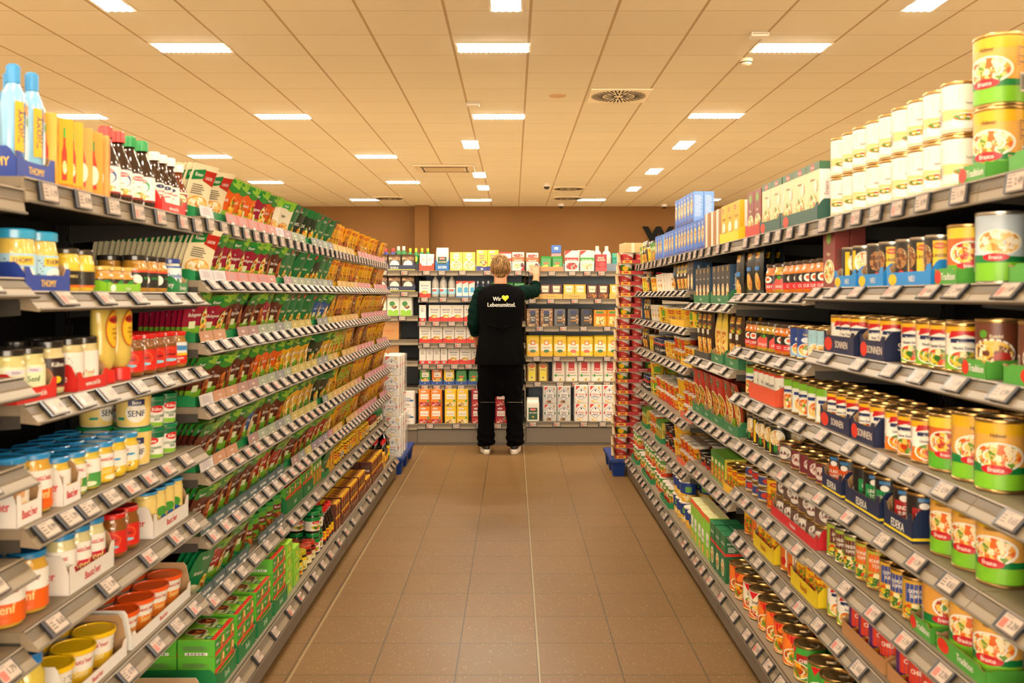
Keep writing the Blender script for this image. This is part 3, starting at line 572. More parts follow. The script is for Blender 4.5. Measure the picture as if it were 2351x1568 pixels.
K('sbG', 'pasta_stew_can', 'tin can', 'white stew can with green base', lambda: C1('Nudel Eintopf', '86c22c', 'veg'))
K('sbO', 'pasta_stew_can', 'tin can', 'white stew can with orange base', lambda: C1('Linsen Eintopf', 'ee7a1c', 'stew'))
K('sbY', 'pasta_stew_can', 'tin can', 'white and yellow rice pan can', lambda: C1('Reis Topf', 'b4cc3a', 'soup'))
K('brn', 'dumpling_can', 'tin can', 'brown dumpling dish can', lambda: can(.043, .118, '6e3a26', [('f', 0, .4, .48, .26, 'potato', 'f2ece0'), ('e', .24, .3, .2, .14, 'a8281c'), ('e', -.2, .78, .1, .08, '5a9a2a'), ('t', 'Knödel', .1, .74, .07, CR, .6), ('lo', -.1, .12, .26, .08, 'c8182a', 'Erasco', WHITE)], 'g'))
K('ink', 'curry_sauce_jar', 'jar', 'orange curry sauce jar', lambda: jar(.033, .11, 'd8761c', '4a3a2c', '2a2420', [('b', 0, .42, 'd0282e'), ('t', 'CURRY', 0, .2, .2, WHITE), ('e', 0, .7, .26, .24, 'f4f0e8'), ('e', 0, .72, .14, .12, 'e8602a')], lz=(.14, .62), lidh=.013))
K('ink2', 'curry_sauce_jar', 'jar', 'yellow curry sauce jar', lambda: jar(.033, .11, 'c8a02a', '4a3a2c', '2a2420', [('p', [(-.4, 0), (.4, 0), (.4, .5), (0, .9), (-.4, .5)], 'ee5a50'), ('t', 'SAUCE', 0, .2, .18, WHITE), ('e', 0, .8, .12, .14, '4a9a2a')], lz=(.14, .62), lidh=.013))
K('blc', 'milk_rice_can', 'tin can', 'dark blue soup can', lambda: can(.037, .11, '2c4690', [('w', .32, .04, '9ac0e0'), ('e', .05, .6, .3, .1, 'e8eef4'), ('f', 0, .26, .4, .2, 'soup', 'f4f4f0'), ('t', 'Suppe', 0, .8, .08, 'f0d890', .6)], 'g'))
K('blw', 'milk_rice_can', 'tin can', 'light blue and white soup can', lambda: can(.037, .11, 'a8d4e4', [('b', 0, .3, 'e4dcc4'), ('f', 0, .3, .42, .22, 'cream', 'fbf8f0'), ('li', 0, .8, .5, 4, .06, '5a7a9a')], 'g'))
K('edkG', 'goulash_soup_can', 'tin can', 'black soup can with orange label', lambda: can(.037, .113, '26211f', [('r', -.4, .2, .4, .72, 'e0561c'), ('t', 'GULASCH', 0, .54, .1, WHITE, .7), ('t', 'SUPPE', 0, .4, .1, WHITE, .7), ('e', 0, .78, .16, .08, 'f0ece4'), ('r', -.2, .88, .2, .97, '3a78b0'), ('f', 0, .16, .34, .1, 'stew')], 'g'))
K('edkR', 'goulash_soup_can', 'tin can', 'black soup can with dark red label', lambda: can(.037, .113, '241e1e', [('r', -.4, .2, .4, .72, 'a81c22'), ('t', 'RINDER', 0, .54, .1, WHITE, .7), ('t', 'SUPPE', 0, .4, .1, WHITE, .7), ('e', 0, .78, .16, .08, 'f0ece4'), ('r', -.2, .88, .2, .97, '3a78b0')], 'g'))
K('edkN', 'goulash_soup_can', 'tin can', 'black soup can with green label', lambda: can(.037, .113, '201e1c', [('r', -.4, .2, .4, .72, '1c8a4a'), ('t', 'LINSEN', 0, .54, .1, WHITE, .7), ('t', 'TOPF', 0, .4, .1, WHITE, .7), ('e', 0, .78, .16, .08, 'f0ece4'), ('r', -.2, .88, .2, .97, '3a78b0')], 'g'))
K('wur', 'sausage_can', 'tin can', 'squat maroon sausage can', lambda: can(.040, .072, '7a3038', [('e', 0, .5, .4, .36, 'e0cfc4'), ('t', 'Wurst', 0, .45, .2, '8a1c1c', .6), ('e', .3, .8, .16, .12, 'e8823a')], 'g'))
K('wur2', 'sausage_can', 'tin can', 'squat grey-brown meat can', lambda: can(.040, .072, '6a5048', [('e', 0, .5, .38, .38, 'ece4d8'), ('t', 'Leberwurst', 0, .45, .16, '8a1c1c', .66), ('r', .4, 0, .6, 1, 'b02020')], 'g'))
K('heri', 'fish_can', 'tin can', 'flat blue fish can', lambda: can(.046, .055, '3a4a86', [('e', 0, .5, .34, .3, 'c83a2a'), ('b', 0, .14, 'c8c0b0'), ('b', .86, 1, 'c8c0b0')], 'g'))
K('rav', 'ravioli_can', 'tin can', 'yellow and red ravioli can', lambda: can(.043, .118, 'f0b81c', [('b', .0, .5, 'c8501c'), ('f', 0, .3, .46, .26, 'stew'), ('lo', 0, .84, .3, .08, 'c81e1a', 'MAGGI', 'f8d840'), ('t', 'Ravioli', 0, .62, .12, 'b8201a', .8), ('e', .3, .3, .15, .12, '4a4038')], 'g'))
K('spa', 'ravioli_can', 'tin can', 'orange pasta can with tomato picture', lambda: can(.040, .118, 'e0762a', [('r', -.18, .1, .12, .9, 'f4ead0'), ('li', -.03, .8, .2, 8, .06), ('e', -.3, .3, .16, .14, 'c8281c'), ('f', .34, .34, .2, .26, 'stew')], 'g'))
K('dosP', 'vegetable_soup_can', 'tin can', 'slim soup can with plum label', lambda: can(.033, .105, 'a4b83a', [('r', -.42, .4, .42, .9, '6a1c34'), ('t', 'ERBSEN', 0, .7, .1, WHITE, .7), ('t', 'SUPPE', 0, .55, .1, WHITE, .7), ('f', 0, .2, .5, .19, 'veg')], 'l'))
K('dosO', 'vegetable_soup_can', 'tin can', 'slim soup can with orange label', lambda: can(.035, .11, 'b8b43a', [('r', -.42, .42, .42, .92, 'e4642a'), ('t', 'BOHNEN', 0, .74, .1, WHITE, .7), ('t', 'TOPF', 0, .6, .1, WHITE, .7), ('f', 0, .2, .5, .2, 'veg')], 'g'))
K('dosB', 'vegetable_soup_can', 'tin can', 'slim soup can with blue label', lambda: can(.034, .105, 'd8a62c', [('r', -.42, .42, .42, .92, '24489a'), ('t', 'GEMÜSE', 0, .74, .1, WHITE, .7), ('t', 'SUPPE', 0, .6, .1, WHITE, .7), ('f', 0, .2, .5, .2, 'veg')], 'g'))
K('dosR', 'vegetable_soup_can', 'tin can', 'slim red and purple soup can', lambda: can(.034, .112, '5a2a6a', [('r', -.42, .3, .42, .86, 'd8401c'), ('t', 'CHILI', 0, .62, .12, WHITE, .7), ('f', 0, .16, .4, .14, 'stew'), ('lo', 0, .9, .2, .06, 'c81e2a', 'G', WHITE)], 'g'))
K('ggO', 'economy_stew_can', 'tin can', 'wide orange stew can with gold lid', lambda: can(.050, .112, 'ee7a2a', [('p', [(-.4, .98), (.1, .98), (-.15, .7)], 'd01a24'), ('t', 'Ravioli', .05, .66, .12, '3a1a10', .7), ('f', 0, .3, .46, .24, 'stew', 'f2ead8')], 'g'))
K('ggR', 'economy_stew_can', 'tin can', 'wide cream and red stew can, gold lid', lambda: can(.050, .112, 'f0e4c8', [('b', .0, .3, 'e8682a'), ('p', [(-.4, .98), (.1, .98), (-.15, .7)], 'd01a24'), ('t', 'Spaghetti', .05, .62, .12, '3a1a10', .7), ('f', .1, .28, .42, .22, 'pizza', 'f2ead8')], 'g'))
K('ggG', 'economy_stew_can', 'tin can', 'wide green stew can with gold lid', lambda: can(.050, .112, '3f9a34', [('p', [(-.46, .98), (-.1, .98), (-.3, .7)], 'd01a24'), ('r', -.1, .55, .46, .8, 'a82018'), ('t', 'CHILI', .18, .61, .12, WHITE, .5), ('f', -.08, .28, .42, .24, 'stew', 'f2ead8')], 'g'))
K('pich', 'herb_stew_can', 'tin can', 'white stew can with navy stripe', lambda: can(.040, .118, 'eef0e2', [('b', .78, 1, '7cb82a'), ('r', -.5, .56, .5, .66, '24387a'), ('t', 'Eintopf', 0, .575, .06, WHITE, .6), ('f', 0, .27, .46, .24, 'soup', 'f8f6f0')], 'g'))
K('orgp', 'herb_stew_can', 'tin can', 'slim white soup can', lambda: can(.034, .118, 'f2ecdc', [('b', .92, 1, 'd8402a'), ('t', 'Suppe', 0, .6, .12, '4a4038', .7), ('f', 0, .2, .4, .16, 'cream')], 'g'))
# --- right: cartons, pouches, cups
K('erx', 'ready_meal_carton', 'carton', 'tall cream meal carton with green top', lambda: carton(.125, .045, .185, 'f3dcae', [('b', .87, 1, '3c6a4a'), ('lo', 0, .93, .16, .055, 'd8321e', 'Erasco', WHITE), ('t', 'Hähnchen', 0, .72, .045, '6a3a20', .6), ('f', -.02, .26, .38, .22, 'soup'), ('e', .25, .6, .12, .1, 'f7efdc')], top='3c6a4a', side='f5f0ea', sidespec=[('b', .87, 1, '3c6a4a'), ('tv', 'Erasco', 0, .55, .3, 'b08a8a'), ('e', 0, .1, .3, .04, 'd8321e')]))
K('erm', 'ready_meal_carton', 'carton', 'tall maroon soup carton', lambda: carton(.1, .045, .18, '8a3c34', [('e', 0, .84, .2, .1, '7aa83a'), ('f', .05, .28, .4, .18, 'soup', 'f4ead0'), ('t', 'Suppe', 0, .58, .06, CR, .6)]))
K('yelx', 'puree_carton', 'carton', 'bright yellow puree carton', lambda: carton(.11, .06, .17, 'eeb416', [('lo', -.2, .86, .16, .06, 'c81e1a', 'Pfanni', 'f8e070'), ('e', 0, .4, .3, .14, 'f8f0d8'), ('t', 'Kartoffel', 0, .64, .07, '8a4a10', .6), ('f', 0, .2, .3, .1, 'potato')], sidespec=[('r', -.15, 0, .15, 1, 'f4efe4'), ('e', .0, .2, .2, .05, 'c8281e')]))
K('brx', 'display_carton', 'carton', 'open brown cardboard case', lambda: carton(.11, .06, .17, 'b07a44', [('r', -.3, 0, .1, 1, 'efe4d2')], side='c48c54', top='a06a38', sidespec=[('r', -.4, .3, .4, .34, '9a6430')]))
K('blx', 'dumpling_carton', 'carton', 'bright blue dumpling carton', lambda: carton(.085, .055, .16, '3f74d0', [('f', -.05, .52, .34, .24, 'potato', 'f0b050'), ('w', .12, .03, '2a4aa0'), ('t', 'Pfanni', -.1, .86, .08, WHITE, .6)], side='6fa0e4', top='3a66c0', sidespec=[('li', 0, .85, .7, 16, .045, 'd4e4f4')]))
K('schw', 'meal_box', 'carton', 'black ready-meal box with plate picture', lambda: carton(.085, .05, .175, '2c3034', [('f', 0, .28, .32, .24, 'cream'), ('r', -.12, .84, .12, .96, 'b8924a'), ('t', 'Gericht', 0, .68, .05, WHITE, .6)], side='27496a', sidespec=[('tv', 'Schweinebraten', 0, .4, .34, WHITE)]))
K('nood', 'noodle_bag', 'pouch', 'dark noodle bag with blue band', lambda: sachet(.13, .238, .016, '1e2422', [('lr', 0, .82, .24, .06, 'f2c21c', 'MAGGI', 'c81e1a'), ('r', -.3, .5, .3, .58, '2a86d8'), ('f', 0, .25, .36, .2, 'noodle')], seed=3))
K('nodY', 'noodle_bag', 'pouch', 'clear noodle bag with yellow top', lambda: sachet(.11, .24, .018, 'f2d24a', [('b', 0, .66, 'f2d278'), ('fr', -.42, .08, .42, .6, 'noodle'), ('lr', -.2, .84, .2, .05, '0d7a3a', 'Knorr', WHITE)], seed=4))
K('nodB', 'noodle_bag', 'pouch', 'black and orange noodle bag', lambda: sachet(.11, .24, .018, '3a261a', [('lr', 0, .84, .26, .06, 'f2c21c', 'MAGGI', 'c81e1a'), ('fr', -.36, .08, .36, .42, 'noodle'), ('r', -.4, .5, .2, .6, 'f0f0e0'), ('f', .2, .66, .2, .06, 'veg')], seed=5))
K('nodS', 'noodle_bag', 'pouch', 'short black and orange noodle bag', lambda: sachet(.11, .165, .016, '3a261a', [('lo', 0, .84, .26, .06, 'f2c21c', 'MAGGI', 'c81e1a'), ('fr', -.36, .08, .36, .42, 'noodle'), ('r', -.4, .5, .2, .6, 'f0f0e0'), ('f', .2, .66, .2, .06, 'veg')], seed=5))
K('nooS', 'noodle_bag', 'pouch', 'short dark noodle bag with blue band', lambda: sachet(.12, .185, .016, '1e2422', [('lr', 0, .82, .24, .06, 'f2c21c', 'MAGGI', 'c81e1a'), ('r', -.3, .5, .3, .58, '2a86d8'), ('f', 0, .25, .36, .2, 'noodle')], seed=3))
K('pchR', 'meal_pouch', 'pouch', 'red and green pasta meal pouch', lambda: sachet(.13, .22, .018, 'c8281c', [('b', 0, .2, '4a9a2a'), ('lr', -.2, .86, .22, .06, '0d7a3a', 'Knorr', WHITE), ('f', 0, .4, .38, .24, 'stew', 'f0e2b0')], seed=6, curl=.2))
K('pchY', 'meal_pouch', 'pouch', 'yellow-green pasta meal pouch', lambda: sachet(.13, .22, .018, 'a83a1c', [('b', 0, .28, '86b82a'), ('lr', -.2, .86, .22, .06, '0d7a3a', 'Knorr', WHITE), ('f', 0, .42, .38, .26, 'noodle', 'f4ecc0')], seed=7, curl=.2))
K('cupY', 'noodle_cup', 'cup', 'yellow noodle cup', lambda: cup(.046, .034, .1, 'f2c020', [('lo', 0, .78, .3, .12, 'c81e1a', 'MAGGI', 'f8d840'), ('f', 0, .3, .44, .26, 'noodle')]))
K('cupR', 'noodle_cup', 'cup', 'red snack pot', lambda: cup(.048, .037, .072, 'd8401e', [('b', .84, 1, 'f4eee0'), ('lo', -.1, .66, .26, .16, 'f2b81c', 'MAGGI', 'c81e1a'), ('f', .1, .28, .4, .24, 'stew')]))
K('cupK', 'noodle_cup', 'cup', 'black and red noodle pot', lambda: cup(.048, .037, .072, '221a18', [('b', 0, .3, 'b8281c'), ('t', 'ASIA', 0, .6, .2, WHITE, .5), ('f', .3, .4, .2, .2, 'stew')], '2e2622'))
K('cupW', 'noodle_cup', 'cup', 'cream noodle cup', lambda: cup(.044, .034, .11, 'efe6d2', [('f', .1, .35, .3, .2, 'noodle'), ('t', 'MISO', 0, .7, .12, '8a4a2a', .6)]))
K('cupG', 'noodle_cup', 'cup', 'green and yellow noodle cup', lambda: cup(.044, .034, .11, 'f0c828', [('r', -.2, .4, .5, .8, '6aa82a'), ('lo', -.2, .85, .2, .09, 'c81e1a', 'MAGGI', 'f8d840'), ('f', 0, .2, .4, .16, 'veg')]))
K('cupL', 'noodle_cup', 'cup', 'blue puree cup', lambda: cup(.046, .036, .11, '24408a', [('w', .4, .06, 'f4b83a'), ('r', -.1, .5, .3, .8, '6aa84a'), ('f', 0, .2, .4, .16, 'potato')]))
K('cupC', 'cup_soup', 'cup', 'slim green and red soup cup', lambda: cup(.042, .033, .105, 'e8dcb8', [('b', .78, 1, '4a9a34'), ('w', .3, .05, 'c8401c'), ('t', 'Knorr', 0, .85, .1, WHITE, .6), ('f', 0, .45, .4, .2, 'stew', 'f4ecd8')]))
K('joba', 'sauce_jar', 'jar', 'small black sauce jar', lambda: jar(.03, .1, '1c1614', '1c2a6a', '1e1a1a', [('t', 'joba', 0, .4, .3, WHITE, .8), ('b', .85, 1, 'd8281e')], lz=(.1, .7), lidh=.016))
K('fus', 'pasta_carton', 'carton', 'lime green fusilli carton', lambda: carton(.085, .045, .2, '8cc83a', [('b', .88, 1, 'e8562a'), ('r', -.3, .3, .3, .6, 'f2efe4'), ('t', 'Fusilli', 0, .42, .07, '7a4a20', .5), ('f', 0, .14, .3, .1, 'noodle')], side='7abf30', top='e4e0a0', sidespec=[('r', -.4, .7, .4, .9, 'a8b0a8'), ('r', -.25, .25, .25, .5, 'f2efe4'), ('p', [(-.5, 0), (.3, 0), (-.1, .16)], 'c8201e')]))
K('brl', 'pasta_carton', 'carton', 'dark green lasagne carton', lambda: carton(.085, .06, .2, '1f6a3c', [('r', -.5, .56, .5, .62, 'd83024'), ('e', 0, .28, .36, .18, 'f2ead0'), ('f', 0, .28, .32, .15, 'pizza'), ('t', 'LASAGNE', 0, .8, .06, WHITE, .7)], side='1c6238', top='24784a', sidespec=[('r', -.5, .56, .5, .62, 'd83024'), ('t', 'DELVERDE', 0, .82, .04, WHITE, .7), ('li', 0, .74, .6, 4, .03, 'e8e8d8')]))
K('knx', 'rice_carton', 'carton', 'green, yellow and red sauce carton', lambda: carton(.07, .05, .13, '5aa42e', [('fr', -.4, .08, .4, .55, 'stew'), ('b', .8, 1, '2f8a34'), ('r', -.3, .6, .3, .75, 'f2e8c0')], side='e4d24a', top='7ab83a'))

# --- back wall gondola
K('flW', 'flour_bag', 'flour bag', 'white and red wheat flour bag', lambda: bag(.125, .075, .165, 'f0ebe2', [('p', [(-.46, 1), (-.1, 1), (-.46, .76)], 'd8302a'), ('r', -.5, .42, .5, .56, 'e05a42'), ('e', .36, .88, .05, .1, 'e8b860'), ('e', .28, .9, .05, .09, 'e8b860'), ('p', [(-.41, .38), (0, .18), (.41, .38), (.41, .68), (0, .86), (-.41, .68)], '56648a'), ('p', [(-.38, .39), (0, .21), (.38, .39), (.38, .67), (0, .83), (-.38, .67)], 'f4f1ea'), ('e', 0, .74, .06, .05, '2c3a6a'), ('t', 'Weizen', 0, .53, .1, 'd8302a', .6), ('t', 'MEHL', 0, .39, .11, '2c3a6a', .5), ('f', -.1, .12, .26, .08, 'cream')], fold='b', band='e05a42'))
K('flD', 'flour_bag', 'flour bag', 'grey-white spelt flour bag', lambda: bag(.125, .075, .16, 'd4d2cc', [('p', [(-.46, 1), (-.15, 1), (-.46, .78)], 'd8302a'), ('r', -.5, .42, .5, .54, '3a7a4c'), ('e', .36, .88, .05, .1, 'a87850'), ('p', [(-.41, .38), (0, .18), (.41, .38), (.41, .68), (0, .86), (-.41, .68)], '56648a'), ('p', [(-.38, .39), (0, .21), (.38, .39), (.38, .67), (0, .83), (-.38, .67)], 'e4e2dc'), ('e', 0, .74, .06, .05, '2c3a6a'), ('t', 'Dinkel', 0, .53, .1, '3a3a38', .6), ('t', 'MEHL', 0, .39, .11, '2c3a6a', .5), ('f', -.1, .12, .26, .08, 'nut')], fold='b'))
K('flG', 'flour_bag', 'flour bag', 'white flour bag with dark green label', lambda: bag(.115, .08, .21, 'f2ede0', [('r', -.44, .1, .44, .8, '16523a'), ('lo', 0, .7, .3, .08, 'c8201e', 'Diamant', WHITE), ('t', 'KUCHEN', 0, .5, .09, CR, .7), ('e', 0, .26, .12, .05, 'd8a83a')], fold='f', zf=.74))
K('sug', 'sugar_bag', 'sugar bag', 'white and blue sugar bag', lambda: bag(.125, .075, .152, 'efe9df', [('p', [(-.46, 1), (-.1, 1), (-.46, .76)], 'd8302a'), ('r', .2, .4, .5, .5, '3a7ab8'), ('t', 'Raffinade', 0, .58, .09, '3a7ab8', .6), ('t', 'ZUCKER', 0, .44, .1, '2c3a6a', .6), ('li', 0, .2, .5, 2, .05)], fold='b'))
K('kat', 'flour_bag', 'flour bag', 'white flour bag with red panel, green band', lambda: bag(.115, .08, .205, 'f4ece0', [('r', -.3, .62, .3, 1.12, 'c81a22'), ('t', 'Kathi', 0, .72, .1, WHITE, .5), ('t', 'Weizenmehl', 0, .5, .06, 'b8302a', .7), ('r', -.5, .33, .5, .36, '3aa03a'), ('r', -.36, .28, -.2, .42, '2f9a34'), ('f', .2, .12, .24, .07, 'potato')], fold='f', zf=.8))
K('aur', 'flour_bag', 'flour bag', 'yellow flour bag with orange square logo', lambda: bag(.12, .075, .19, 'f6d23a', [('b', 0, .3, 'f4b81c'), ('b', .3, .72, 'f6ecd0'), ('r', -.2, .66, .2, .9, 'e8622a'), ('e', 0, .78, .15, .09, 'f8f0dc'), ('t', 'Dinkelmehl', 0, .5, .07, '5a3a1c', .7), ('e', 0, .3, .26, .09, '3a7a5a')], fold='f', zf=.84))
K('aurR', 'flour_bag', 'flour bag', 'yellow flour bag with coral oval', lambda: bag(.12, .075, .185, 'f6cc34', [('b', .3, .72, 'f6ecd0'), ('r', -.2, .66, .2, .9, 'e8622a'), ('e', 0, .78, .15, .09, 'f8f0dc'), ('t', 'Weizenmehl', 0, .5, .07, '5a3a1c', .7), ('e', 0, .3, .28, .1, 'ee7058'), ('f', .1, .1, .24, .08, 'potato')], fold='f', zf=.84))
K('gri', 'semolina_bag', 'semolina bag', 'cellophane semolina bag with yellow label', lambda: bag(.1, .07, .2, '8a6a2a', [('r', -.4, .04, .4, .9, 'f0da6a'), ('e', 0, .9, .34, .1, 'e06a2a'), ('t', 'Dinkel', 0, .7, .08, BLACK, .6), ('r', -.4, .3, .4, .6, 'f4e23a'), ('e', 0, .24, .1, .04, '4a4030')], fold='c', zf=.78, tie='d8c8a0', rough=.2))
K('spk', 'starch_carton', 'carton', 'yellow and blue starch carton', lambda: carton(.1, .05, .19, 'f6cc42', [('w', .2, .02, '28308a'), ('lo', -.1, .9, .26, .06, 'f4e8e0', 'Oetker', 'c8203a'), ('t', 'Speise', 0, .74, .09, '3a4a9a', .7), ('t', 'stärke', 0, .62, .09, '3a4a9a', .7), ('f', .1, .38, .34, .14, 'pizza'), ('lo', 0, .08, .12, .04, 'f4e8e0', 'O', 'c8203a')]))
K('mon', 'dessert_carton', 'carton', 'yellow dessert carton with cream swirl', lambda: carton(.115, .05, .17, 'f7d05a', [('p', [(-.22, .95), (.22, .95), (.26, .7), (0, .55), (-.26, .7)], 'f7ead0'), ('t', 'Mondamin', 0, .78, .06, '9a6a4a', .44), ('f', 0, .3, .4, .22, 'cream', 'f6ecd8')]))
K('monB', 'pudding_carton', 'carton', 'brown pudding carton', lambda: carton(.1, .05, .13, '5a2a22', [('p', [(-.34, .9), (.34, .9), (.28, .45), (-.28, .45)], 'f0dfc0'), ('t', 'Pudding', 0, .68, .1, '6a3a20', .5), ('f', 0, .2, .42, .17, 'choc')]))
K('monY', 'pudding_carton', 'carton', 'yellow pudding carton', lambda: carton(.1, .05, .13, 'f2bc3a', [('p', [(-.34, .9), (.34, .9), (.28, .45), (-.28, .45)], 'f7ead0'), ('t', 'Pudding', 0, .68, .1, '6a3a20', .5), ('f', 0, .2, .42, .17, 'cream')]))
K('pzw', 'baking_mix_carton', 'carton', 'red and white baking mix carton', lambda: carton(.11, .05, .17, 'f6ece0', [('r', -.5, .5, .5, .68, 'e0503a'), ('t', 'Sahnesteif', 0, .55, .08, WHITE, .8), ('f', 0, .24, .4, .18, 'berry', 'f8efe8'), ('b', .92, 1, 'c8302a')]))
K('pzd', 'baking_mix_carton', 'carton', 'cream cake glaze carton with orange band', lambda: carton(.11, .05, .17, 'f3e2cf', [('r', -.5, .5, .5, .74, 'ea6a3a'), ('t', 'Sahnesteif', 0, .57, .09, WHITE, .84), ('f', .0, .82, .4, .08, 'berry'), ('e', -.05, .2, .4, .14, 'e8d2d6'), ('f', -.05, .26, .34, .12, 'cream'), ('e', .34, .3, .13, .12, '5a2a3a'), ('p', [(.2, 0), (.5, 0), (.5, .3)], 'd0281e')]))
K('gel', 'gelatine_carton', 'carton', 'white and red baking carton', lambda: carton(.105, .05, .15, 'efe8dc', [('w', .26, .04, 'd8301e'), ('t', 'Backzutat', 0, .72, .1, '3a4a6a', .7), ('t', 'Kuvertüre', 0, .56, .08, '3a4a6a', .7), ('f', 0, .32, .3, .12, 'potato')]))
K('gelr', 'gelatine_carton', 'carton', 'slim white carton with red foot', lambda: carton(.062, .05, .15, 'f4eee4', [('b', 0, .2, 'd8281e'), ('t', 'Back', 0, .8, .06, '6a5a5a', .6), ('li', 0, .7, .5, 3, .05), ('bar', 0, .1, .4, .12)]))
K('wal', 'walnut_bag', 'nut bag', 'dark walnut bag with white oval', lambda: bag(.12, .05, .14, '4a3826', [('e', 0, .4, .4, .34, 'f0ece2'), ('t', 'Walnuss', 0, .36, .12, '3a2a1c', .6), ('fr', -.5, .78, .5, 1, 'nut')], fold='f', zf=.9, rough=.25))
K('grn', 'seed_bag', 'nut bag', 'green and white seed bag', lambda: bag(.115, .06, .2, 'e8e8d8', [('b', 0, .32, '8abf2e'), ('e', 0, .34, .14, .09, 'f4f2e6'), ('e', -.1, .66, .26, .14, '3a8a3a'), ('f', .1, .48, .26, .1, 'nut')], fold='f', zf=.84, rough=.25))
K('opak', 'baking_bag', 'baking ingredient bag', 'orange baking mix packet', lambda: bag(.105, .05, .155, 'f08a2a', [('lo', -.1, .9, .26, .06, 'f4e8e0', 'Oetker', 'c8203a'), ('r', -.4, .44, .4, .76, 'f4ecdc'), ('t', 'Gelierzucker', 0, .58, .07, 'c8502a', .7), ('fr', -.5, .02, .5, .26, 'berry'), ('e', .38, .34, .1, .07, '3a9a4a')], fold='b'))
K('opay', 'baking_bag', 'baking ingredient bag', 'yellow baking mix packet', lambda: bag(.105, .05, .155, 'f6c824', [('lo', -.1, .9, .26, .06, 'f4e8e0', 'Oetker', 'c8203a'), ('r', -.4, .44, .4, .76, 'f6efd4'), ('t', 'Gelierzucker', 0, .58, .07, 'b87a1a', .7), ('fr', -.5, .02, .5, .26, 'potato'), ('e', .38, .34, .1, .07, '3a9a4a')], fold='b'))
K('opar', 'baking_bag', 'baking ingredient bag', 'dark red baking mix packet', lambda: bag(.105, .05, .155, 'a8182a', [('lo', -.1, .9, .26, .06, 'f4e8e0', 'Oetker', 'c8203a'), ('r', -.4, .44, .4, .76, 'f4e6dc'), ('t', 'Gelierzucker', 0, .58, .07, 'b8203a', .7), ('fr', -.5, .02, .5, .3, 'berry'), ('e', .38, .34, .1, .07, '3a9a4a')], fold='b'))
def oet(c): return carton(.095, .04, .14, c, [('lo', -.1, .9, .26, .07, 'f4e8e0', 'Oetker', 'c8203a'), ('r', -.3, .48, .36, .8, 'f2ecd8'), ('t', 'Gelfix', 0, .6, .09, '5a5a3a', .5), ('f', 0, .22, .42, .2, 'potato'), ('e', .38, .36, .09, .07, '3a9a4a')])
K('oetG', 'gelling_carton', 'carton', 'green gelling sugar carton', lambda: oet('4a8f2a'))
K('oetO', 'gelling_carton', 'carton', 'orange gelling sugar carton', lambda: oet('ee7a26'))
K('oetY', 'gelling_carton', 'carton', 'yellow gelling sugar carton', lambda: oet('f6d02a'))
K('wat', 'mineral_water_bottle', 'bottle', 'clear bottle with blue cap', lambda: bottle([(.034, .002), (.036, .01), (.034, .07), (.036, .12), (.03, .15), (.014, .18), (.012, .2)], 'b8b4ac', '24388a', '9ad4e8', [('lo', -.1, .6, .3, .2, 'e0402a', 'ja', WHITE), ('b', .8, 1, 'f4f2ee')], (.03, .085), .022, .014))
K('mlk', 'milk_carton', 'carton', 'blue and white long-life milk carton', lambda: carton(.055, .05, .15, 'eceae4', [('p', [(-.5, .8), (.5, .95), (.5, 1), (-.5, 1)], 'd8402a'), ('e', .1, .5, .36, .12, '4aa8d8'), ('e', .1, .36, .4, .08, '4aa8d8'), ('b', 0, .08, '3a7ab8')]))
K('blub', 'syrup_bottle', 'bottle', 'dark blue squeeze bottle', lambda: squeeze(.045, .04, .15, '2a3458', 'c8c8d0', [('e', 0, .5, .24, .12, 'd8b0a8'), ('r', -.2, .2, .2, .3, 'c8281e')], down=False))
K('edb', 'nut_bag', 'nut bag', 'black baking nut bag with label strip', lambda: bag(.12, .06, .165, '2c2824', [('r', -.24, .14, .24, .9, '3a3834'), ('r', -.24, .74, .24, .9, '24387a'), ('t', 'NUSS', 0, .5, .12, 'e8e2d4', .4), ('r', -.24, .3, .24, .36, 'c87a2a'), ('f', .34, .4, .12, .26, 'nut')], fold='b', rough=.2))
K('edc', 'nut_bag', 'nut bag', 'grey-brown oat bag with dark strip', lambda: bag(.12, .06, .165, '8a6a50', [('fr', -.5, 0, .5, .96, 'nut'), ('r', -.24, .14, .24, .9, '2a2826'), ('r', -.24, .74, .24, .9, '24387a'), ('t', 'HAFER', 0, .5, .1, 'e8e2d4', .4), ('t', 'MIX', 0, .36, .1, 'e8e2d4', .4)], fold='b', rough=.2))
K('lady', 'sponge_finger_bag', 'biscuit bag', 'orange sponge finger pack', lambda: bag(.12, .06, .15, 'f0a030', [('r', -.5, .66, .5, .8, 'e0642a'), ('r', -.4, .82, .3, .96, '4a9a3a'), ('fr', -.38, .1, .38, .6, 'potato')], fold='b', rough=.25))
K('grb', 'vanilla_bag', 'baking bag', 'green baking sachet bag', lambda: bag(.1, .05, .13, '2c8a34', [('e', 0, .62, .3, .08, 'e8703a'), ('w', .36, .1, 'b4cc3a'), ('e', 0, .4, .2, .1, 'e8d84a')], fold='f', zf=.88, rough=.25))
K('gug', 'cake_mix_carton', 'carton', 'white and red cake mix carton', lambda: carton(.125, .06, .19, 'f4ead8', [('p', [(-.5, 1), (0, 1), (-.5, .76)], 'd8302a'), ('r', -.5, .5, .5, .66, 'd83a34'), ('t', 'Mandelpudding', 0, .545, .07, WHITE, .84), ('f', 0, .24, .42, .18, 'berry', 'f6efe6')]))
K('gugG', 'cake_mix_carton', 'carton', 'white and green pudding mix carton', lambda: carton(.125, .06, .19, 'f4eed8', [('p', [(-.5, 1), (0, 1), (-.5, .76)], 'd8302a'), ('r', -.5, .5, .5, .66, '3f9a34'), ('t', 'Mandelpudding', 0, .545, .07, WHITE, .84), ('f', 0, .24, .42, .18, 'cream', 'f6efe6')]))
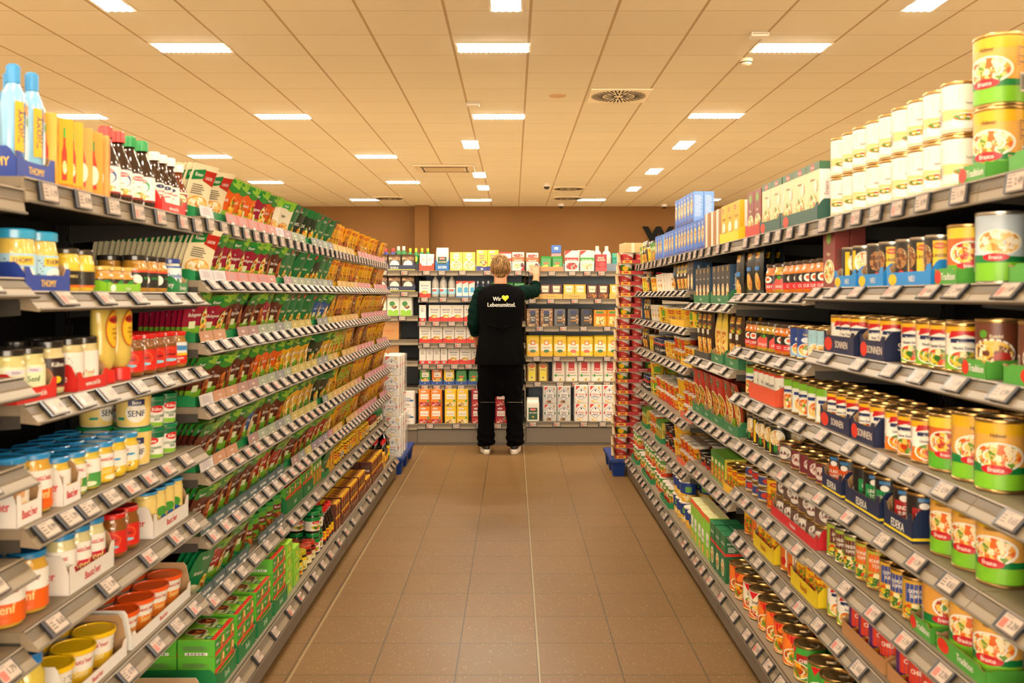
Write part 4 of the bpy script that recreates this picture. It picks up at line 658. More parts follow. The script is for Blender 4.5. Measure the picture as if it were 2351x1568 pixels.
K('redc', 'cake_mix_carton', 'carton', 'dark red cake mix carton', lambda: carton(.105, .06, .155, 'a82430', [('t', 'BACK', 0, .8, .12, CR, .7), ('t', 'GLASUR', 0, .66, .12, CR, .7), ('e', .1, .38, .26, .16, 'c84a4a'), ('b', 0, .2, 'e04a4a')]))
K('jug', 'cleaner_bottle', 'bottle', 'white cleaner bottle', lambda: squeeze(.09, .07, .24, 'f2ece0', 'e8e0d0', [('r', -.3, .3, .3, .5, 'e4dccc')], down=False))
K('grbt', 'detergent_bottle', 'bottle', 'green washing-up bottle with white cap', lambda: squeeze(.075, .05, .24, '2f8a3c', 'e8e8dc', [('e', 0, .4, .34, .18, 'dfe8c8')], down=False))
K('grby', 'detergent_bottle', 'bottle', 'green washing-up bottle with yellow cap', lambda: squeeze(.062, .045, .22, '1f8a3a', 'f0dc1e', [('e', 0, .5, .26, .12, 'f0e23a')], down=False))
K('blbr', 'detergent_bottle', 'bottle', 'dark blue detergent bottle with red cap', lambda: squeeze(.075, .05, .22, '2c3484', 'd84040', [('e', 0, .4, .3, .12, '5a64b0')], down=False))
K('tprl', 'noodle_pot', 'cup', 'red and white noodle pot', lambda: cup(.047, .036, .076, 'c8403a', [('p', [(-.2, .97), (.6, .97), (.6, .5)], 'f2ece8'), ('b', 0, .24, 'e8ddd0'), ('t', '5 min', -.2, .5, .2, 'f0d8b0', .4), ('r', -.3, .05, -.1, .2, '8a2a20')]))
K('tprY', 'noodle_pot', 'cup', 'yellow and green noodle pot', lambda: cup(.047, .036, .076, '3f7a2a', [('p', [(-.2, .97), (.6, .97), (.6, .5)], 'f2ece8'), ('e', -.1, .6, .3, .26, 'f2c020'), ('f', .1, .2, .3, .14, 'noodle')]))
K('snk', 'potato_snack_bag', 'snack bag', 'purple foil snack bag', lambda: bag(.13, .07, .1, '5a2a7a', [('e', 0, .5, .3, .3, '8a5aa0'), ('f', .1, .4, .3, .2, 'nut')], fold='f', zf=.8, rough=.2))
K('cndb', 'kraft_case', 'cardboard box', 'brown cardboard display case', lambda: carton(.23, .16, .17, 'c28a4a', [('p', [(-.42, .78), (-.2, .78), (-.26, .6), (-.4, .58)], 'e0642e'), ('t', 'Backstube', .1, .5, .1, 'd86a34', .5), ('t', 'Natur', .1, .36, .09, 'd86a34', .4)], top='7a5228'))

# ------------------------------------------------------------------ room shell
Z_BACK = 21.2
def floor_material():
    m, nt, b = node_mat('speckled_floor_tiles'); L = nt.links
    tc = nt.nodes.new('ShaderNodeTexCoord'); sp = nt.nodes.new('ShaderNodeSeparateXYZ'); L.new(tc.outputs['Object'], sp.inputs[0])
    def M_(op, a, b_=None, c=None):
        n = nt.nodes.new('ShaderNodeMath'); n.operation = op
        for i, v in enumerate((a, b_, c)):
            if v is None: continue
            if isinstance(v, (int, float)): n.inputs[i].default_value = v
            else: L.new(v, n.inputs[i])
        return n.outputs[0]
    def joint(co, off, pitch, half):
        t = M_('DIVIDE', M_('SUBTRACT', co, off), pitch); t = M_('SUBTRACT', t, M_('ROUND', t))
        return M_('LESS_THAN', M_('MULTIPLY', M_('ABSOLUTE', t), pitch), half)
    X, Y = sp.outputs[0], sp.outputs[1]
    gx = joint(X, .094, .3015, .0022); gy = joint(Y, 3.3006, .3012, .0020)
    main = M_('LESS_THAN', M_('ABSOLUTE', M_('SUBTRACT', X, .094)), .0055)
    mainl = M_('LESS_THAN', M_('ABSOLUTE', M_('SUBTRACT', X, .0955)), .0030)
    lefl = M_('LESS_THAN', M_('ABSOLUTE', M_('ADD', X, .799)), .004)
    # tile to tile tone
    cx = M_('ROUND', M_('DIVIDE', M_('SUBTRACT', X, .2447), .3015)); cy = M_('ROUND', M_('DIVIDE', M_('SUBTRACT', Y, 3.4512), .3012))
    cv = nt.nodes.new('ShaderNodeCombineXYZ'); L.new(cx, cv.inputs[0]); L.new(cy, cv.inputs[1])
    wn = nt.nodes.new('ShaderNodeTexWhiteNoise'); L.new(cv.outputs[0], wn.inputs['Vector'])
    no = nt.nodes.new('ShaderNodeTexNoise'); no.inputs['Scale'].default_value = 260; no.inputs['Detail'].default_value = 3
    L.new(tc.outputs['Object'], no.inputs['Vector'])
    no2 = nt.nodes.new('ShaderNodeTexNoise'); no2.inputs['Scale'].default_value = 1.6; no2.inputs['Detail'].default_value = 4
    L.new(tc.outputs['Object'], no2.inputs['Vector'])
    val = M_('ADD', M_('MULTIPLY_ADD', wn.outputs['Value'], .08, .84), M_('ADD', M_('MULTIPLY', no.outputs['Fac'], .16), M_('MULTIPLY_ADD', no2.outputs['Fac'], .3, -.15)))
    base = nt.nodes.new('ShaderNodeVectorMath'); base.operation = 'SCALE'
    base.inputs[0].default_value = lin('7c5c32'); L.new(val, base.inputs['Scale'])
    def speck(scale, thr, seed):
        mp = nt.nodes.new('ShaderNodeMapping'); mp.inputs['Location'].default_value = (seed, seed, 0); L.new(tc.outputs['Object'], mp.inputs[0])
        vo = nt.nodes.new('ShaderNodeTexVoronoi'); vo.inputs['Scale'].default_value = scale; L.new(mp.outputs[0], vo.inputs['Vector'])
        se = nt.nodes.new('ShaderNodeSeparateColor'); L.new(vo.outputs['Color'], se.inputs[0])
        rad = M_('MULTIPLY', M_('SUBTRACT', se.outputs[0], thr), .9)
        return M_('LESS_THAN', vo.outputs['Distance'], rad)
    s1 = speck(110, .64, 0); s2 = speck(75, .83, 3.3); s3 = speck(100, .70, 9.1)
    def mix(fac, a, colr):
        n = nt.nodes.new('ShaderNodeMix'); n.data_type = 'RGBA'; L.new(fac, n.inputs['Factor']); L.new(a, n.inputs['A'])
        n.inputs['B'].default_value = (*lin(colr), 1); return n.outputs['Result']
    c = mix(s1, base.outputs[0], 'ab9570'); c = mix(s2, c, 'e6dac0'); c = mix(s3, c, '4e4234')
    c = mix(M_('MAXIMUM', gx, gy), c, '453626'); c = mix(main, c, '54432f'); c = mix(mainl, c, 'a8946e'); c = mix(lefl, c, '9c845c')
    L.new(c, b.inputs['Base Color'])
    r = M_('ADD', M_('MULTIPLY_ADD', no2.outputs['Fac'], .25, .26), M_('MULTIPLY', no.outputs['Fac'], .12)); L.new(r, b.inputs['Roughness'])
    bp = nt.nodes.new('ShaderNodeBump'); bp.inputs['Strength'].default_value = .35; bp.inputs['Distance'].default_value = .002
    L.new(M_('SUBTRACT', 1.0, M_('MAXIMUM', M_('MAXIMUM', gx, gy), main)), bp.inputs['Height']); L.new(bp.outputs[0], b.inputs['Normal'])
    return m
def ceiling_material():
    m, nt, b = node_mat('ceiling_panels'); L = nt.links
    tc = nt.nodes.new('ShaderNodeTexCoord'); sp = nt.nodes.new('ShaderNodeSeparateXYZ'); L.new(tc.outputs['Object'], sp.inputs[0])
    def M_(op, a, b_=None, c=None):
        n = nt.nodes.new('ShaderNodeMath'); n.operation = op
        for i, v in enumerate((a, b_, c)):
            if v is None: continue
            if isinstance(v, (int, float)): n.inputs[i].default_value = v
            else: L.new(v, n.inputs[i])
        return n.outputs[0]
    def joint(co, off, pitch, half):
        t = M_('DIVIDE', M_('SUBTRACT', co, off), pitch); t = M_('SUBTRACT', t, M_('ROUND', t))
        return M_('LESS_THAN', M_('MULTIPLY', M_('ABSOLUTE', t), pitch), half)
    gx = joint(sp.outputs[0], .128, .625, .011); gy = joint(sp.outputs[1], 7.269, .6208, .0036)
    no = nt.nodes.new('ShaderNodeTexNoise'); no.inputs['Scale'].default_value = 140; no.inputs['Detail'].default_value = 4; L.new(tc.outputs['Object'], no.inputs['Vector'])
    cx = M_('FLOOR', M_('DIVIDE', M_('SUBTRACT', sp.outputs[0], .128), .625)); cy = M_('FLOOR', M_('DIVIDE', M_('SUBTRACT', sp.outputs[1], 7.269), .6208))
    cv = nt.nodes.new('ShaderNodeCombineXYZ'); L.new(cx, cv.inputs[0]); L.new(cy, cv.inputs[1])
    wn = nt.nodes.new('ShaderNodeTexWhiteNoise'); L.new(cv.outputs[0], wn.inputs['Vector'])
    val = M_('ADD', M_('MULTIPLY_ADD', wn.outputs['Value'], .05, .93), M_('MULTIPLY', no.outputs['Fac'], .07))
    base = nt.nodes.new('ShaderNodeVectorMath'); base.operation = 'SCALE'; base.inputs[0].default_value = lin('d8cdb2'); L.new(val, base.inputs['Scale'])
    def mix(fac, a, colr):
        n = nt.nodes.new('ShaderNodeMix'); n.data_type = 'RGBA'; L.new(fac, n.inputs['Factor']); L.new(a, n.inputs['A'])
        n.inputs['B'].default_value = (*lin(colr), 1); return n.outputs['Result']
    c = mix(gy, base.outputs[0], 'a88e68'); c = mix(gx, c, 'a8906a'); L.new(c, b.inputs['Base Color'])
    b.inputs['Roughness'].default_value = .8
    bp = nt.nodes.new('ShaderNodeBump'); bp.inputs['Strength'].default_value = .4; bp.inputs['Distance'].default_value = .003
    L.new(M_('SUBTRACT', 1.0, gx), bp.inputs['Height']); L.new(bp.outputs[0], b.inputs['Normal'])
    return m
def wall_material(name, colr):
    m, nt, b = node_mat(name)
    tc = nt.nodes.new('ShaderNodeTexCoord'); no = nt.nodes.new('ShaderNodeTexNoise'); no.inputs['Scale'].default_value = 60
    bp = nt.nodes.new('ShaderNodeBump'); bp.inputs['Strength'].default_value = .15; bp.inputs['Distance'].default_value = .004
    nt.links.new(tc.outputs['Object'], no.inputs['Vector']); nt.links.new(no.outputs['Fac'], bp.inputs['Height']); nt.links.new(bp.outputs[0], b.inputs['Normal'])
    b.inputs['Base Color'].default_value = (*lin(colr), 1); b.inputs['Roughness'].default_value = .75
    return m
XW, YN = 12.5, -5.0
fm = floor_material(); cm = ceiling_material(); wm = wall_material('brown_wall_paint', '704a16')
b = MB(); b.box(-1.5, YN, -.1, 1.5, 6.4, 0, fm); b.box(-XW, 6.4, -.1, XW, 9.4, 0, fm); struct(b.build('floor'))
fl2 = wall_material('light_bounce_floor', 'e2ccaa'); b = MB(); b.box(-XW, YN, -.1, -1.5, 6.4, 0, fl2); b.box(1.5, YN, -.1, XW, 6.4, 0, fl2); b.box(-XW, 9.4, -.1, XW, Z_BACK, 0, fl2); struct(b.build('floor_outer'))  # unseen outer floor, made light to bounce light onto the ceiling
b = MB(); b.box(-XW, YN, CEIL, XW, Z_BACK, CEIL + .1, cm); struct(b.build('ceiling'))
b = MB(); b.box(-XW, Z_BACK, 0, XW, Z_BACK + .15, CEIL, wm); struct(b.build('wall_back'))
wm2 = wall_material('cream_bounce_wall', 'f0e2c8')  # unseen walls, coloured cream to reflect light onto the ceiling
b = MB(); b.box(-XW - .15, YN, 0, -XW, Z_BACK, CEIL, wm2); struct(b.build('wall_left'))
b = MB(); b.box(XW, YN, 0, XW + .15, Z_BACK, CEIL, wm2); struct(b.build('wall_right'))
b = MB(); b.box(-XW, YN - .15, 0, XW, YN, CEIL, wm2); struct(b.build('wall_front'))
b = MB(); b.box(wx(952, 20.9), 20.9, 0, wx(985, 20.9), Z_BACK, CEIL - .001, wm, .004); struct(b.build('pillar'))

wl, nt_, bs_ = node_mat('shopfront_glass'); bs_.inputs['Base Color'].default_value = (.8, .85, .85, 1); bs_.inputs['Roughness'].default_value = .1
for i in range(5):  # unseen shopfront windows, added to go with the fill light
    b = MB(); x = -6 + i * 3; b.box(x - 1.4, YN + .002, .3, x + 1.4, YN + .012, 2.9, wl)
    fr_ = mat('4a4642', .4, .5)
    for q in ((x - 1.45, .25, x + 1.45, .3), (x - 1.45, 2.9, x + 1.45, 2.95), (x - 1.45, .3, x - 1.4, 2.9), (x + 1.4, .3, x + 1.45, 2.9)): b.box(q[0], YN + .002, q[1], q[2], YN + .06, q[3], fr_)
    struct(b.build('added_window_%d' % (i + 1)))
ld = bpy.data.lights.new('daylight_through_shopfront', 'AREA'); ld.shape = 'RECTANGLE'; ld.size = 14; ld.size_y = 2.5; ld.energy = FILL_W; ld.color = (1.0, .86, .68)  # added area light behind the camera, lifts ceiling and near faces
lo_ = bpy.data.objects.new('daylight_through_shopfront', ld); COL.objects.link(lo_); lo_.location = (0, YN + .1, 1.65); lo_.rotation_euler = (PI / 2, 0, 0)

# ------------------------------------------------------------------ ceiling lamps and fittings
lm_, nt_, bs_ = node_mat('lamp_diffuser')
bs_.inputs['Emission Color'].default_value = (*LAMP_COL, 1); bs_.inputs['Emission Strength'].default_value = LAMP_STR
lf_ = mat('e8dcc4', .4)
def lamp_mesh(lx, ly):
    f = MB(); z = -.006
    for x0, y0, x1, y1 in ((-lx/2-.02, -ly/2-.02, lx/2+.02, -ly/2), (-lx/2-.02, ly/2, lx/2+.02, ly/2+.02), (-lx/2-.02, -ly/2, -lx/2, ly/2), (lx/2, -ly/2, lx/2+.02, ly/2)):
        f.box(x0, y0, z, x1, y1, -.001, lf_)
    d = MB(); d.box(-lx/2, -ly/2, z + .001, lx/2, ly/2, -.002, lm_)
    n = max(3, int(lx / .042)); k = max(3, int(ly / .042))
    for i in range(n):           # the small lenses standing proud at the edges
        for j in (0, k - 1):
            cx = -lx/2 + (i + .5) * lx / n; cy = -ly/2 + (j + .5) * ly / k
            d.lathe([(.016, z), (.012, z - .009), (0, z - .012)], lm_, 8, cx=cx, cy=cy)
    return f.mesh('lamp_frame'), d.mesh('diffuser')
LT, LL = lamp_mesh(.59, .25), lamp_mesh(.21, .62)
lamps = [(-2.68, 7.63, 0), (-.165, 7.63, 0), (2.315, 7.63, 0), (-5.02, 10.55, 0), (-2.65, 10.55, 0), (-.165, 10.55, 0), (2.33, 10.5, 0),
         (-4.5, 13.58, 0), (-2.03, 13.58, 0), (-4.5, 16.66, 0), (-2.0, 16.66, 0), (-3.2, 19.7, 0), (-.77, 19.75, 0), (1.69, 19.7, 0), (4.15, 19.7, 0),
         (-2.85, 6.33, 1), (-.05, 6.33, 1), (2.93, 6.33, 1), (-.58, 12.5, 1), (2.34, 12.55, 1), (-.575, 15.65, 1), (2.34, 15.2, 1), (-.57, 17.5, 1), (2.33, 17.7, 1),
         (-2.68, 4.5, 0), (-.165, 4.5, 0), (2.315, 4.5, 0), (-2.68, 1.5, 0), (-.165, 1.5, 0), (2.315, 1.5, 0), (-.165, -1.6, 0), (2.315, -1.6, 0), (-2.68, -1.6, 0)]
lamps += [(sx * x, y, 0) for x in (5.2, 8.0, 11.0) for sx in (-1, 1) for y in (-4.2, -1.6, 1.5, 4.5, 7.63, 10.55, 13.58, 16.66) if x > .575 * y]  # side lamps out of view, added to brighten the ceiling by bounce
ordn = ['first', 'second', 'third', 'fourth', 'fifth', 'sixth', 'seventh', 'eighth', 'ninth', 'tenth', 'eleventh', 'twelfth', 'thirteenth', 'fourteenth', 'fifteenth', 'sixteenth', 'seventeenth', 'eighteenth', 'nineteenth', 'twentieth', 'next', 'further', 'later', 'far', 'last']
rows_ = sorted({round(l[1], 0) for l in lamps})
for x, y, long_ in lamps:
    fr, df = (LL if long_ else LT)
    o = bpy.data.objects.new('ceiling_lamp', fr); COL.objects.link(o); o.location = (x, y, CEIL)
    dd = bpy.data.objects.new('diffuser', df); COL.objects.link(dd); dd.parent = o
    side = 'left of' if x < -1.2 else ('right of' if x > 1.2 else 'above')
    same = sorted([l[0] for l in lamps if round(l[1], 0) == round(y, 0)])
    tag(o, '%s lit LED panel, %s ceiling row ahead, %s from its left end' % ('narrow lengthwise' if long_ else 'wide crosswise', ordn[rows_.index(round(y, 0))], ordn[same.index(x)]), 'ceiling lamp', 'ceiling lamps')
vm, vd = mat('f4e6c8', .35, 0, .5, 0, None, 1.), mat('120c06', .9)
def vent_mesh():
    a = MB(); a.box(-.31, -.31, -.014, .31, .31, -.001, vm, .003)
    s_ = MB()
    for q, (r0, r1, n, wd_) in enumerate(((.05, .15, 14, .020), (.165, .28, 40, .016))):
        for i in range(n):
            t = 2 * PI * (i + .5 * q) / n; c, s2 = math.cos(t), math.sin(t)
            p = lambda r, w_: (r * c - w_ * s2, r * s2 + w_ * c)
            k = [p(r0, -wd_ / 2), p(r1, -wd_ / 2), p(r1, wd_ / 2), p(r0, wd_ / 2)]
            s_.poly([(x, y, -.0160) for x, y in reversed(k)], vd)
            s_.poly([(x, y, -.0152) for x, y in k], vd)
    return a.mesh('vent_plate'), s_.mesh('vent_slots')
vA, vS = vent_mesh()
for x, y, l in ((1.09, 9.45, 'large square swirl ceiling vent with radial slots above the aisle'), (1.07, 17.65, 'swirl ceiling vent far back, nearer one of two in line'), (1.15, 19.4, 'swirl ceiling vent closest to the brown wall, right of centre'), (-2.62, 19.4, 'swirl ceiling vent near brown wall, over the sachet shelves side')):
    o = bpy.data.objects.new('ceiling_vent', vA); COL.objects.link(o); o.location = (x, y, CEIL)
    d = bpy.data.objects.new('slots', vS); COL.objects.link(d); d.parent = o
    tag(o, l, 'ceiling vent')
b = MB(); m1 = mat('e6d4b4', .4); b.box(-.48, -.42, -.03, .48, .42, -.001, m1, .01); b.box(-.3, -.26, -.034, .3, .26, -.03, mat('cbb48e', .5))
o = b.build('air_conditioner', loc=(-1.1, 14.8, CEIL)); tag(o, 'white cassette air conditioner set flush in the ceiling', 'air conditioner')
for s_ in ((-.38, -.28, .38, -.25), (-.38, .25, .38, .28), (-.36, -.2, -.34, .2), (.34, -.2, .36, .2)):
    q = MB(); q.box(s_[0], s_[1], -.037, s_[2], s_[3], -.0305, mat('4a3c2c', .6)); q.build('air_slot', o)
b = MB(); b.lathe([(.055, -.001), (.055, -.02), (.05, -.03)], m1, 24); b.lathe([(.05, -.032), (.045, -.05), (.02, -.062), (0, -.063)], m1, 24)
o = b.build('smoke_detector', loc=(2.04, 8.0, CEIL)); tag(o, 'round white smoke detector on the ceiling by a lamp', 'smoke detector')
q = MB(); q.lathe([(.0515, -.031), (.0515, -.037), (.049, -.0375)], vd, 24); q.lathe([(.047, -.043), (.045, -.048)], vd, 24); q.build('sensor_slot', o)
for x, y, l in ((1.94, 7.22, 'small white box sensor beside the ceiling lamp'), (-.43, 9.83, 'flat white box on the ceiling before a lamp')):
    b = MB(); b.box(-.07, -.05, -.035, .07, .05, -.001, mat('f0e8da', .35), .006); b.box(-.06, -.056, -.02, .06, -.05, -.012, mat('b8a48a', .5))
    tag(b.build('ceiling_sensor', loc=(x, y, CEIL)), l, 'sensor')
b = MB(); b.lathe([(.09, -.001), (.088, -.006), (0, -.007)], mat('c8a070', .6), 28); tag(b.build('ceiling_cover_disc', loc=(.46, 9.47, CEIL)), 'round flat cover disc on the ceiling left of the vent', 'cover disc')
for x, y, l in ((1.08, 20.6, 'small dome camera on ceiling near the brown wall'), (3.42, 20.7, 'dome camera above the black wall letter'), (.62, 16.9, 'tiny ceiling sensor among the far lamps')):
    b = MB(); b.lathe([(.07, -.001), (.07, -.05), (.06, -.06)], mat('efe6d8', .4), 20); b.lathe([(.055, -.06), (.045, -.09), (.02, -.105), (0, -.108)], mat('241c18', .15), 20)
    tag(b.build('dome_camera', loc=(x, y, CEIL)), l, 'camera')
b = MB(); vs, fs, w_, h_ = text_polys('W', .05)
bk = mat('0a0806', .7, 0, .2)
for sy in (0, 1):
    for f in fs:
        pts = [(vs[i][0] * .62, -.05 + .05 * sy, vs[i][1] * .47) for i in f]; b.poly(pts if sy == 0 else pts[::-1], bk)
edges = {}
for f in fs:
    for i in range(len(f)):
        e = (f[i], f[(i + 1) % len(f)]); edges[e] = edges.get(e, 0) + 1
for (i, j) in edges:
    if (j, i) not in edges: b.poly([(vs[i][0]*.62, -.05, vs[i][1]*.47), (vs[i][0]*.62, 0, vs[i][1]*.47), (vs[j][0]*.62, 0, vs[j][1]*.47), (vs[j][0]*.62, -.05, vs[j][1]*.47)], bk)
tag(b.build('wall_letter', loc=(wx(1512, 21.15), 21.19, wz(537, 21.15))), 'big black letter W mounted on the brown back wall', 'wall letter')

# ------------------------------------------------------------------ shelving
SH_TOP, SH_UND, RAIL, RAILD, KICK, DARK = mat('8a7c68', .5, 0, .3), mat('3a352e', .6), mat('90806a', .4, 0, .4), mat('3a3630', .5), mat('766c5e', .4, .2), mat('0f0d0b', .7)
RAIL_SHADE = mat('6a5e4c', .5, 0, .3)  # darker rail tone, paints shadow on the upper band and lower lip
TAGS = {}
def tag_mesh(i, kind):
    """shelf price display: dark frame, pale screen, price"""
    if (i, kind) in TAGS: return TAGS[i, kind]
    w, h = .062, .040
    price = ['1.19', '0.99', '1.79', '2.49', '0.65', '1.39', '1.49', '2.29'][i % 8]
    b = MB(); b.box(-w/2, -.005, -h/2, w/2, 0, h/2, mat('5b5148', .35), .001)
    b.box(-w/2 - .010, -.0035, -h/2, -w/2, 0, h/2, mat('141a28', .3)); b.box(w/2, -.0035, -h/2, w/2 + .004, 0, h/2, mat('141a28', .3))
    A = Art(b, lambda u, v, o: (u, -.005 - o, v - h/2), w, h, step=9, base=.0002, rough=.3)
    A.rect(-w*.45, h*.1, w*.45, h*.9, {'p': 'b29e90', 'r': 'b8a090', 'o': 'd8561c', 'e': 'b2a090'}[kind]); b.m[-1] = b.mi(mat('c8b4a4', .5, 0, .15, 0, None, .8)) if kind != 'o' else b.m[-1]
    if kind == 'r': A.rect(-w*.41, h*.16, -w*.12, h*.66, 'b8604e')
    if kind == 'p': A.lines(-w*.26, h*.62, w*.28, 3, h*.17, '54483e')
    if kind != 'e': A.text(price, w*.19, h*.5, h*.34, '2a221e' if kind != 'o' else WHITE, w*.5)
    A.lines(-w*.1, h*.78, w*.55, 1, h*.12, '8a7a6c')
    TAGS[i, kind] = b.mesh('price_tag'); return TAGS[i, kind]
CARDS = {}
def card_mesh(col, w, txt=None):
    k = (col, round(w, 3), txt)
    if k in CARDS: return CARDS[k]
    b = MB(); h = .034
    b.box(-w/2, -.0012, 0, w/2, 0, h, mat(col, .6, 0, .2, 0, None, .66))
    b.box(-w/2 * .2, -.003, -.004, w/2 * .2, -.0012, .004, mat('e4dccf', .4))
    A = Art(b, lambda u, v, o: (u, -.0012 - o, v), w, h, step=9, base=.0002)
    if txt: A.text(txt, 0, h*.5, h*.3, WHITE, w*.8)
    elif col[0] in 'ef' and col != 'f0a0a0': A.lines(0, h*.75, w*.6, 5, h*.13, '9a8f92')
    else: A.text('Fix für', 0, h*.52, h*.28, 'f6eae0', w*.7)
    CARDS[k] = b.mesh('header_card'); return CARDS[k]

class Bay:
    def __init__(s, side, a0, a1, zs, phrase, label, group, xf, depth=.40, base=.48, h=1.78, kick=.065, yb=8.43, backcol=None):
        """side l/r: a0,a1 are near and far distance; side b: a0,a1 are x"""
        s.side, s.L, s.zs, s.phrase = side, abs(a1 - a0), zs, phrase
        s.dist = (a0 + a1) / 2 if side != 'b' else yb
        if side == 'l': loc, rz = (-xf, a0, 0), PI / 2
        elif side == 'r': loc, rz = (xf, a1, 0), -PI / 2
        else: loc, rz = (a0, yb, 0), 0
        s.M = Matrix.Translation(loc) @ Matrix.Rotation(rz, 4, 'Z'); s.rz = rz; s.depth = depth; s.cnt = {}
        s.root = empty('shelving_bay', loc, rz); tag(s.root, label, 'shelving', group)
        L = s.L; e = .0015
        b = MB(); b.box(e, depth + .02, .02, L - e, depth + .045, h - .1, mat(backcol or '1c1814', .6)); b.build('back_panel', s.root)
        for x in (e, L - .03 - e):
            b = MB(); b.box(x, depth - .012, .01, x + .03, depth + .018, h - .08, DARK, .002)
            for k in range(30): b.box(x + .011, depth - .0125, .1 + k * .05, x + .019, depth - .0118, .13 + k * .05, mat('4a443c', .5))
            b.build('upright', s.root)
        s.shelf = []
        for i, z in enumerate(zs):
            last = i == len(zs) - 1
            yf = -kick if last else 0.0
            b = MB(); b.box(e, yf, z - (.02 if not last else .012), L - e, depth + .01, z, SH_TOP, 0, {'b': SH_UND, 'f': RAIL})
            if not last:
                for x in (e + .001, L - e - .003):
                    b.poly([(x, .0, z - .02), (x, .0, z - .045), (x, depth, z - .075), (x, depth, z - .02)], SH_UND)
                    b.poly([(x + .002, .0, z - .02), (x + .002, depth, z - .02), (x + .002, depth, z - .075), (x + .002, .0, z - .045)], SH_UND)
                b.box(e, .002, z - .034, L - e, .02, z - .02, SH_UND)
            sh = b.build('shelf' if not last else 'base_shelf', s.root)
            al = math.radians(8 if (i == 0 and side != 'b') else (12 if side == 'b' else (42 if not last else 38)))
            s_, c_ = math.sin(al), math.cos(al); H = .050
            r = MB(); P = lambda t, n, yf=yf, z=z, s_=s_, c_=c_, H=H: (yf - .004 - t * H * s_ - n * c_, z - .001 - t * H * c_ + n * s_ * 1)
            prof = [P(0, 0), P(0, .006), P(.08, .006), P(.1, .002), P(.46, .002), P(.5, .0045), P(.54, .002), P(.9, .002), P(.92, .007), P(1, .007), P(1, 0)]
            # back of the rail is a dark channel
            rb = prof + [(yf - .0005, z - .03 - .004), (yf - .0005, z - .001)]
            r.extrude_x(rb, e, L - e, RAIL, [RAIL, RAIL, RAILD, RAIL_SHADE, RAIL, RAIL, RAIL, RAILD, RAIL_SHADE, RAIL_SHADE] + [RAILD, RAILD, RAILD])
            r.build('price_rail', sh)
            s.shelf.append((sh, yf, al, P))
        # base
        b = MB(); zt = zs[-1] - .055
        b.box(e, -kick - .012, .028, L - e, -kick + .004, zt, KICK, .001); b.box(e, -kick + .006, .0, L - e, -kick + .02, .03, DARK)  # dark strip below the plate paints the shadow gap at the floor
        if side == 'b': b.box(e, -kick + .004, .0, L - e, -kick + .008, .05, KICK)
        b.build('kick_plate', s.root)
        b = MB(); b.box(e + .002, -kick + .03, 0, L - e - .002, depth + .01, zs[-1] - .014, DARK); b.build('base', s.root)
    def put_tag(s, i, lx, k, kind):
        sh, yf, al, P = s.shelf[i]
        if lx < .035 or lx > s.L - .035: return
        y, z = P(.48, .0068)
        o = bpy.data.objects.new('price_tag', tag_mesh(k, kind)); COL.objects.link(o); o.parent = sh
        o.location = (lx, y, z); o.rotation_euler = (-al, 0, 0)
    def put_card(s, i, lx, w, col, txt=None):
        sh, yf, al, P = s.shelf[i]
        o = bpy.data.objects.new('header_card', card_mesh(col, w, txt)); COL.objects.link(o); o.parent = sh
        o.location = (lx, yf - .008, s.zs[i] + .001); o.rotation_euler = (-.2, 0, 0)

# ------------------------------------------------------------------ products on shelves
PROTO = {}
def proto(key):
    if key not in PROTO:
        name, cat, desc, fn = KN[key]; w, d, h, body, parts = fn()
        PROTO[key] = dict(name=name, cat=cat, desc=desc, w=w, d=d, h=h, body=body, parts=parts, full=None, lite=None)
    return PROTO[key]
NOBJ = {}
def put(key, loc, rot, label, group, lite):
    p = proto(key); NOBJ[p['name']] = NOBJ.get(p['name'], 0) + 1
    if lite or not p['parts']:
        if p['lite'] is None:
            m = MB(); m.add(p['body'])
            for _, q in p['parts']: m.add(q)
            p['lite'] = m.mesh(p['name'])
        o = bpy.data.objects.new(p['name'], p['lite']); COL.objects.link(o)
    else:
        if p['full'] is None: p['full'] = (p['body'].mesh(p['name']), [(n, q.mesh(n)) for n, q in p['parts']])
        o = bpy.data.objects.new(p['name'], p['full'][0]); COL.objects.link(o)
        for n, me in p['full'][1]:
            c = bpy.data.objects.new(n, me); COL.objects.link(c); c.parent = o
    o.location = loc; o.rotation_euler = rot
    o['label'] = label; o['category'] = p['cat']
    if group: o['group'] = group
    return o
